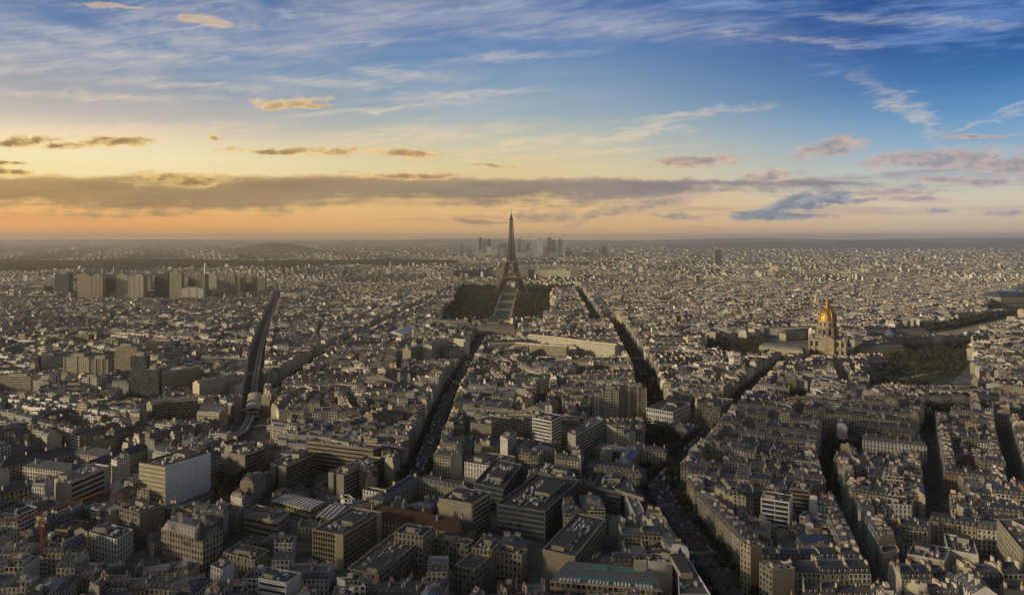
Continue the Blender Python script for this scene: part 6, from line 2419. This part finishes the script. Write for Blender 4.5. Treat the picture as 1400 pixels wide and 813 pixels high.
def trunk_buf(seed):
    rnd = random.Random(seed)
    b = Buf()
    b.bar((0, 0, 0), (0.1, 0, 3.6), 0.24, 'bark', n=6, r2=0.17)
    for k in range(5):
        an = k * 1.256 + rnd.uniform(-0.3, 0.3)
        b.bar((0.08, 0, rnd.uniform(2.6, 3.5)), (1.9 * math.cos(an), 1.9 * math.sin(an), rnd.uniform(5.2, 7.0)), 0.11, 'bark', n=4, r2=0.04)
    return b


TREE_KINDS = []
for s in range(5):
    cm = crown_mesh('crown', 100 + s, 260, 0.52, 'crown').mesh('crown')
    tm = trunk_buf(s).mesh('trunk')
    TREE_KINDS.append((cm, tm))
EV = [(crown_mesh('crown', 300 + s, 280, 0.55, 'ever', r=4.0, hh=7.0, z0=2.0).mesh('crown'), trunk_buf(40 + s).mesh('trunk')) for s in range(2)]
rt_ = random.Random(31)
SPOTS = []          # x, y, scale, where, evergreen


def too_close(x, y):
    for x0, x1, y0, y1, g, raw in FOOT:
        if x0 < x < x1 and y0 < y < y1 and inside((x, y), g):
            return True
    return False


DENS = {'left side of tower park': 12.5, 'right side of tower park': 12.5, 'tower park lawns': 0, 'church garden': 13, 'esplanade': 0, 'church forecourt': 0, 'boulevard gardens': 11, 'convent garden': 9,
        'right convent garden': 9, 'dark square garden': 8, 'shaded garden': 9, 'slab garden': 9, 'round garden': 9.5, 'upper gardens': 9, 'palace gardens left': 14, 'palace gardens right': 14,
        'barracks court': 15, 'sunken courtyard': 0, 'office yard': 18, 'ministry court': 17, 'balcony court': 9}
WHERE = {'boulevard gardens': 'in the gardens by the avenue', 'convent garden': 'in the convent garden', 'right convent garden': 'in the garden below the long white building', 'dark square garden': 'in the dark square garden at right',
         'shaded garden': 'in the shaded garden by the narrow street', 'slab garden': 'beside the blank white slab', 'upper gardens': 'in the small upper garden', 'barracks court': 'in the barracks courtyard',
         'office yard': 'in the yard of the U-shaped offices', 'ministry court': 'in the court of the beige wings', 'balcony court': 'in the court behind the dark glass office',
         'church garden': 'in the wide garden right of the gilded dome', 'round garden': 'in the garden left of the gilded dome', 'left side of tower park': 'in the tower park', 'right side of tower park': 'in the tower park'}
for k, q in PARKS.items():
    sp = DENS[k]
    if not sp: continue
    x0, x1 = min(p[0] for p in q), max(p[0] for p in q)
    y0, y1 = min(p[1] for p in q), max(p[1] for p in q)
    y = y0
    while y < y1:
        x = x0
        while x < x1:
            p = (x + rt_.uniform(-0.4, 0.4) * sp, y + rt_.uniform(-0.4, 0.4) * sp)
            if k in ('church garden', 'esplanade') and math.sin(p[0] * 0.045 + p[1] * 0.03) + math.sin(p[1] * 0.05) > 0.7:
                x += sp
                continue
            if inside(p, q) and rt_.random() < 0.9 and not too_close(*p):
                SPOTS.append((p[0], p[1], rt_.uniform(0.95, 1.6) if y > 800 else rt_.uniform(0.8, 1.35), WHERE.get(k, 'in the distant gardens'), rt_.random() < (0.04 if 'dome' in WHERE.get(k, '') or 'tower' in WHERE.get(k, '') else 0.18)))
            x += sp
        y += sp
# esplanade lines of trees and river banks
for pts, rows in (([(1180, 462), (1280, 448), (1385, 424)], 5), ([(1200, 477), (1322, 470), (1400, 442)], 4), ([(1000, 396), (1140, 408), (1300, 419), (1400, 424)], 3), ([(640, 383), (660, 391), (676, 396)], 2), ([(722, 396), (740, 391), (764, 383)], 2)):
    w = [G(*p) for p in pts]
    for a, b in zip(w, w[1:]):
        L = math.dist(a, b)
        n = (-(b[1] - a[1]) / L, (b[0] - a[0]) / L)
        for r_ in range(rows):
            s = 0
            while s < L:
                o = (r_ - rows / 2) * 11
                p = lerp(a, b, s / L)
                SPOTS.append((p[0] + n[0] * o + rt_.uniform(-2, 2), p[1] + n[1] * o + rt_.uniform(-2, 2), rt_.uniform(1.1, 1.7), 'in the distant gardens', False))
                s += 10
for pts, w, nm in SW:
    if w < 26 or nm == 'esplanade road': continue
    for a, b in zip(pts, pts[1:]):
        L = math.dist(a, b)
        n = (-(b[1] - a[1]) / L, (b[0] - a[0]) / L)
        s = 4
        while s < L:
            for o in (-w * 0.36, w * 0.36) + ((-w * 0.1, w * 0.1) if nm in ('right park avenue',) and s > 60 else ()):
                p = lerp(a, b, s / L)
                x, y = p[0] + n[0] * o + rt_.uniform(-1, 1), p[1] + n[1] * o
                if not too_close(x, y) and not (nm == 'viaduct boulevard' and (abs(o) < 8 or rt_.random() < 0.5)):
                    SPOTS.append((x, y, rt_.uniform(0.75, 1.15), 'lining the ' + nm, False))
            s += rt_.uniform(8, 11)
sel = []
for sp in SPOTS:
    px, py = topx(sp[0], sp[1], 6)
    sel.append((sp[1] if (-5 < px < 1405 and py < 818) else 1e9, sp))
sel.sort(key=lambda t: t[0])
tm_ = Buf()
for k, (d_, (x, y, s, wh, ev)) in enumerate(sel):
    if k < 300 and d_ < 1e8:
        cm, tk = EV[k % 2] if ev else TREE_KINDS[k % 5]
        o = empty('evergreen_tree' if ev else 'bare_tree', (x, y, 0.1), rt_.uniform(0, 6.28))
        o.scale = (s, s, s * rt_.uniform(0.9, 1.15))
        for nm, me in (('crown', cm), ('trunk', tk)):
            c = bpy.data.objects.new(nm, me)
            COL.objects.link(c)
            c.parent = o
        kind = 'dark evergreen tree' if ev else 'leafless brown winter tree'
        tag(o, f'{kind} {wh}', 'tree', ('evergreens ' if ev else 'winter trees ') + wh)
    else:
        rr = 4.4 * s
        hgt = 8.6 * s
        tm_.bar((x, y, 0), (x, y, 3.0), 0.3, 'bark', n=3)
        nn = 34 if y < 1600 else 16
        zz = 0.7 if y < 1600 else 1.05
        mt = 'ever' if ev else 'crown'
        for i in range(nn):
            d = Vector((rt_.gauss(0, 1), rt_.gauss(0, 1), rt_.gauss(0, 0.9))).normalized()
            p = Vector((x + d.x * rr * 0.8, y + d.y * rr * 0.8, hgt * 0.62 + d.z * hgt * 0.34))
            u = Vector((rt_.gauss(0, 1), rt_.gauss(0, 1), rt_.gauss(0, 1))).normalized()
            w = u.cross(d)
            if w.length < 0.1: continue
            w.normalize()
            q = zz * s * rt_.uniform(0.7, 1.4) * 1.25
            tm_.face([tuple(p - u * q - w * q), tuple(p + u * q - w * q * 0.6), tuple(p + w * q)], mt, rt_.random())
tag(tm_.build('tree_mass'), 'dark winter trees massed in the distant parks and along far avenues', 'trees', kind='stuff')
print('trees', len(sel))
# the far wood
fw = Buf()
rw = random.Random(9)
k = 0
for i in range(42000):
    px = rw.uniform(-30, 850)
    y = rw.uniform(4080, 6500)
    py = HORIZON + FPX * EYE_Z / y
    if not in_forest(px, py): continue
    x = (px - 700) / FPX * y
    r_, h = rw.uniform(8, 15), rw.uniform(11, 18)
    t = rw.random()
    a0 = rw.random() * 6.28
    ring = [(x + r_ * rw.uniform(0.7, 1.2) * math.cos(a0 + j * 1.2566), y + r_ * rw.uniform(0.7, 1.2) * math.sin(a0 + j * 1.2566)) for j in range(5)]
    top = (x + rw.uniform(-2, 2), y + rw.uniform(-2, 2), h)
    for j in range(5):
        p, q = ring[j], ring[(j + 1) % 5]
        fw.face([(*p, 0), (*q, 0), (q[0], q[1], h * 0.6), (p[0], p[1], h * 0.6)], 'crown', t)
        fw.face([(p[0], p[1], h * 0.6), (q[0], q[1], h * 0.6), top], 'crown', t)
tag(fw.build('far_wood'), 'dark band of woodland crossing the far city', 'wood', kind='stuff')

# ================================================================== tower crane on the left
cx, cy = G(57, 792, 2)
cy = 430.0
cx = (57.5 - 700) / FPX * cy
root = empty('tower_crane', (cx, cy, 0))


def lattice(name, a, e, r, seg, parent, mat='orange', rr=0.09):
    b = Buf()
    a, e = Vector(a), Vector(e)
    d = (e - a).normalized()
    up = Vector((0, 0, 1)) if abs(d.z) < 0.9 else Vector((0, 1, 0))
    s = d.cross(up).normalized()
    w = s.cross(d)
    cs = [s * r + w * r, -s * r + w * r, -s * r - w * r, s * r - w * r]
    for c_ in cs:
        b.bar(a + c_, e + c_, rr * 1.4, mat)
    for k in range(seg):
        p, q = a.lerp(e, k / seg), a.lerp(e, (k + 1) / seg)
        for i in range(4):
            j = (i + 1) % 4
            b.bar(p + cs[i], q + cs[j], rr, mat, n=3)
            b.bar(q + cs[i], q + cs[j], rr, mat, n=3)
    return b.build(name, parent, (0, 0, 0))


HT = 41.0
lattice('mast', (0, 0, 0), (0, 0, HT), 0.85, 20, root)
jd = Vector((0.50, 0.866, 0.0))
lattice('jib', (0, 0, HT + 1.2), tuple(jd * 46 + Vector((0, 0, HT + 1.8))), 0.55, 22, root, rr=0.075)
lattice('counter_jib', (0, 0, HT + 1.2), tuple(jd * -16 + Vector((-6, -1, HT + 1.0))), 0.6, 9, root, rr=0.075)
b = Buf(); b.bar((0, 0, HT), (0, 0, HT + 7), 0.35, 'orange', n=4, r2=0.2); b.build('apex', root, (0, 0, 0))
b = Buf(); b.bar((0, 0, HT + 7), tuple(jd * 32 + Vector((0, 0, HT + 2.6))), 0.07, 'greymetal', n=3); b.bar((0, 0, HT + 7), tuple(jd * -15 + Vector((-5, -1, HT + 2))), 0.07, 'greymetal', n=3); b.build('stay_cable', root, (0, 0, 0))
cb = Buf(); cb.prism(rect(1.5, 0.6, (0.5, 0.866), 2.0, 1.6), HT - 0.9, HT + 1.3, 'white', bottom=True); cb.build('cab', root, (0, 0, 0))
p = jd * -14 + Vector((-5, -1, 0)); b = Buf(); b.prism(rect(p.x, p.y, (0.5, 0.866), 2.5, 2.0), HT - 1.5, HT + 0.9, 'concrete', bottom=True); b.build('counterweight', root, (0, 0, 0))
b = Buf(); b.prism(rect(0, 0, (1, 0), 4.5, 4.5), 0, 1.2, 'concrete'); b.build('base', root, (0, 0, 0))
tag(root, 'orange lattice tower crane with long slanting jib over the left houses', 'crane')

# ================================================================== vehicles
def car_meshes(color_name, col, van=False):
    MAT['car_' + color_name] = plain('car_paint_' + color_name, col, 0.3, 0.0, 0.03, spec=0.6)
    b = Buf()
    L, W = (5.2, 2.0) if van else (4.3, 1.8)
    if van:
        pf = [(-2.6, 0.35), (2.6, 0.35), (2.6, 1.1), (2.0, 1.35), (1.5, 2.2), (-2.55, 2.25)]
    else:
        pf = [(-2.15, 0.32), (2.15, 0.32), (2.15, 0.8), (1.15, 0.95), (0.55, 1.45), (-1.15, 1.48), (-1.8, 1.0), (-2.15, 0.95)]
    m = 'car_' + color_name
    for s, rev in ((-1, 0), (1, 1)):
        f = [(x, s * W / 2, z) for x, z in pf]
        b.face(f[::-1] if rev else f, m)
    for (x0, z0), (x1, z1) in zip(pf, pf[1:] + pf[:1]):
        b.face([(x0, W / 2, z0), (x1, W / 2, z1), (x1, -W / 2, z1), (x0, -W / 2, z0)], m)
    body = b.mesh('body')
    g = Buf()
    if van:
        g.face([(2.01, -0.85, 1.38), (2.01, 0.85, 1.38), (1.53, 0.8, 2.12), (1.53, -0.8, 2.12)], 'glass')
        for s in (-1, 1):
            g.face([(0.7, s * (W / 2 + 0.012), 1.35), (1.8, s * (W / 2 + 0.012), 1.35), (1.45, s * (W / 2 + 0.012), 2.05), (0.7, s * (W / 2 + 0.012), 2.05)], 'glass')
    else:
        g.face([(1.16, -0.78, 0.98), (1.16, 0.78, 0.98), (0.58, 0.72, 1.44), (0.58, -0.72, 1.44)], 'glass')
        g.face([(-1.19, 0.75, 1.48), (-1.83, 0.78, 1.03), (-1.83, -0.78, 1.03), (-1.19, -0.75, 1.48)], 'glass')
        for s in (-1, 1):
            g.face([(-1.6, s * 0.912, 0.98), (1.0, s * 0.912, 0.98), (0.5, s * 0.912, 1.4), (-1.1, s * 0.912, 1.4)], 'glass')
    win = g.mesh('window')
    w = Buf()
    for x in ((-1.35, 1.35) if not van else (-1.6, 1.7)):
        for s in (-1, 1):
            n = 10
            ring = [(x + 0.33 * math.cos(2 * math.pi * i / n), 0.33 + 0.33 * math.sin(2 * math.pi * i / n)) for i in range(n)]
            y0, y1 = s * (W / 2 - 0.2), s * (W / 2 + 0.03)
            for i in range(n):
                j = (i + 1) % n
                w.face([(ring[i][0], y0, ring[i][1]), (ring[j][0], y0, ring[j][1]), (ring[j][0], y1, ring[j][1]), (ring[i][0], y1, ring[i][1])], 'asphalt')
            w.face([(a, y1, z) for a, z in ring], 'asphalt')
    return body, win, w.mesh('wheels')


CARS = {'white': car_meshes('white', (0.75, 0.75, 0.74)), 'black': car_meshes('black', (0.02, 0.02, 0.022)), 'silver': car_meshes('silver', (0.42, 0.43, 0.44)),
        'red': car_meshes('red', (0.35, 0.03, 0.02)), 'blue': car_meshes('blue', (0.04, 0.07, 0.2)), 'white van': car_meshes('whitevan', (0.78, 0.78, 0.77), True)}
rc = random.Random(55)
CN = {'wide boulevard': 'on the wide boulevard', 'upper boulevard': 'on the upper boulevard beside the convent', 'middle avenue': 'on the middle avenue', 'right park avenue': 'at the crowded boulevard junction'}
ncar = 0
taken = []
for pts, w, nm in SW:
    if nm not in CN: continue
    for a, b in zip(pts, pts[1:]):
        L = math.dist(a, b)
        if a[1] > 1000: continue
        d = ((b[0] - a[0]) / L, (b[1] - a[1]) / L)
        n = (-d[1], d[0])
        dense = 0.75 if (nm == 'right park avenue' and a[1] < 700) else 0.34
        for o in (-0.27, -0.17, -0.06, 0.06, 0.17, 0.27):
            s = rc.uniform(2, 9)
            while s < L - 3:
                parked = abs(o) > 0.25
                if rc.random() < (0.7 if parked else dense):
                    x, y = a[0] + d[0] * s + n[0] * w * o, a[1] + d[1] * s + n[1] * w * o
                    px, py = topx(x, y, 1)
                    if -5 < px < 1405 and py < 815 and not too_close(x, y) and ncar < 290 and all((x - tx) ** 2 + (y - ty) ** 2 > 30 for tx, ty in taken):
                        taken.append((x, y))
                        cn = rc.choices(list(CARS), (24, 26, 22, 5, 6, 14))[0]
                        body, win, whl = CARS[cn]
                        r_ = empty('delivery_van' if 'van' in cn else 'car', (x, y, 0.05), math.atan2(d[1], d[0]) + (math.pi if o > 0 else 0) + rc.uniform(-0.04, 0.04))
                        for nn, me in (('body', body), ('window', win), ('wheels', whl)):
                            c = bpy.data.objects.new(nn, me)
                            COL.objects.link(c)
                            c.parent = r_
                        lab = f"small {cn if 'van' in cn else cn + ' car'} {'parked ' if parked else 'driving '}{CN[nm]}"
                        tag(r_, lab, 'van' if 'van' in cn else 'car', f"{cn if 'van' in cn else cn + ' cars'} {'parked' if parked else 'driving'} {CN[nm]}")
                        ncar += 1
                s += rc.uniform(5.4, 7.5) if (parked or dense > 0.5) else rc.uniform(9, 22)
print('cars', ncar)
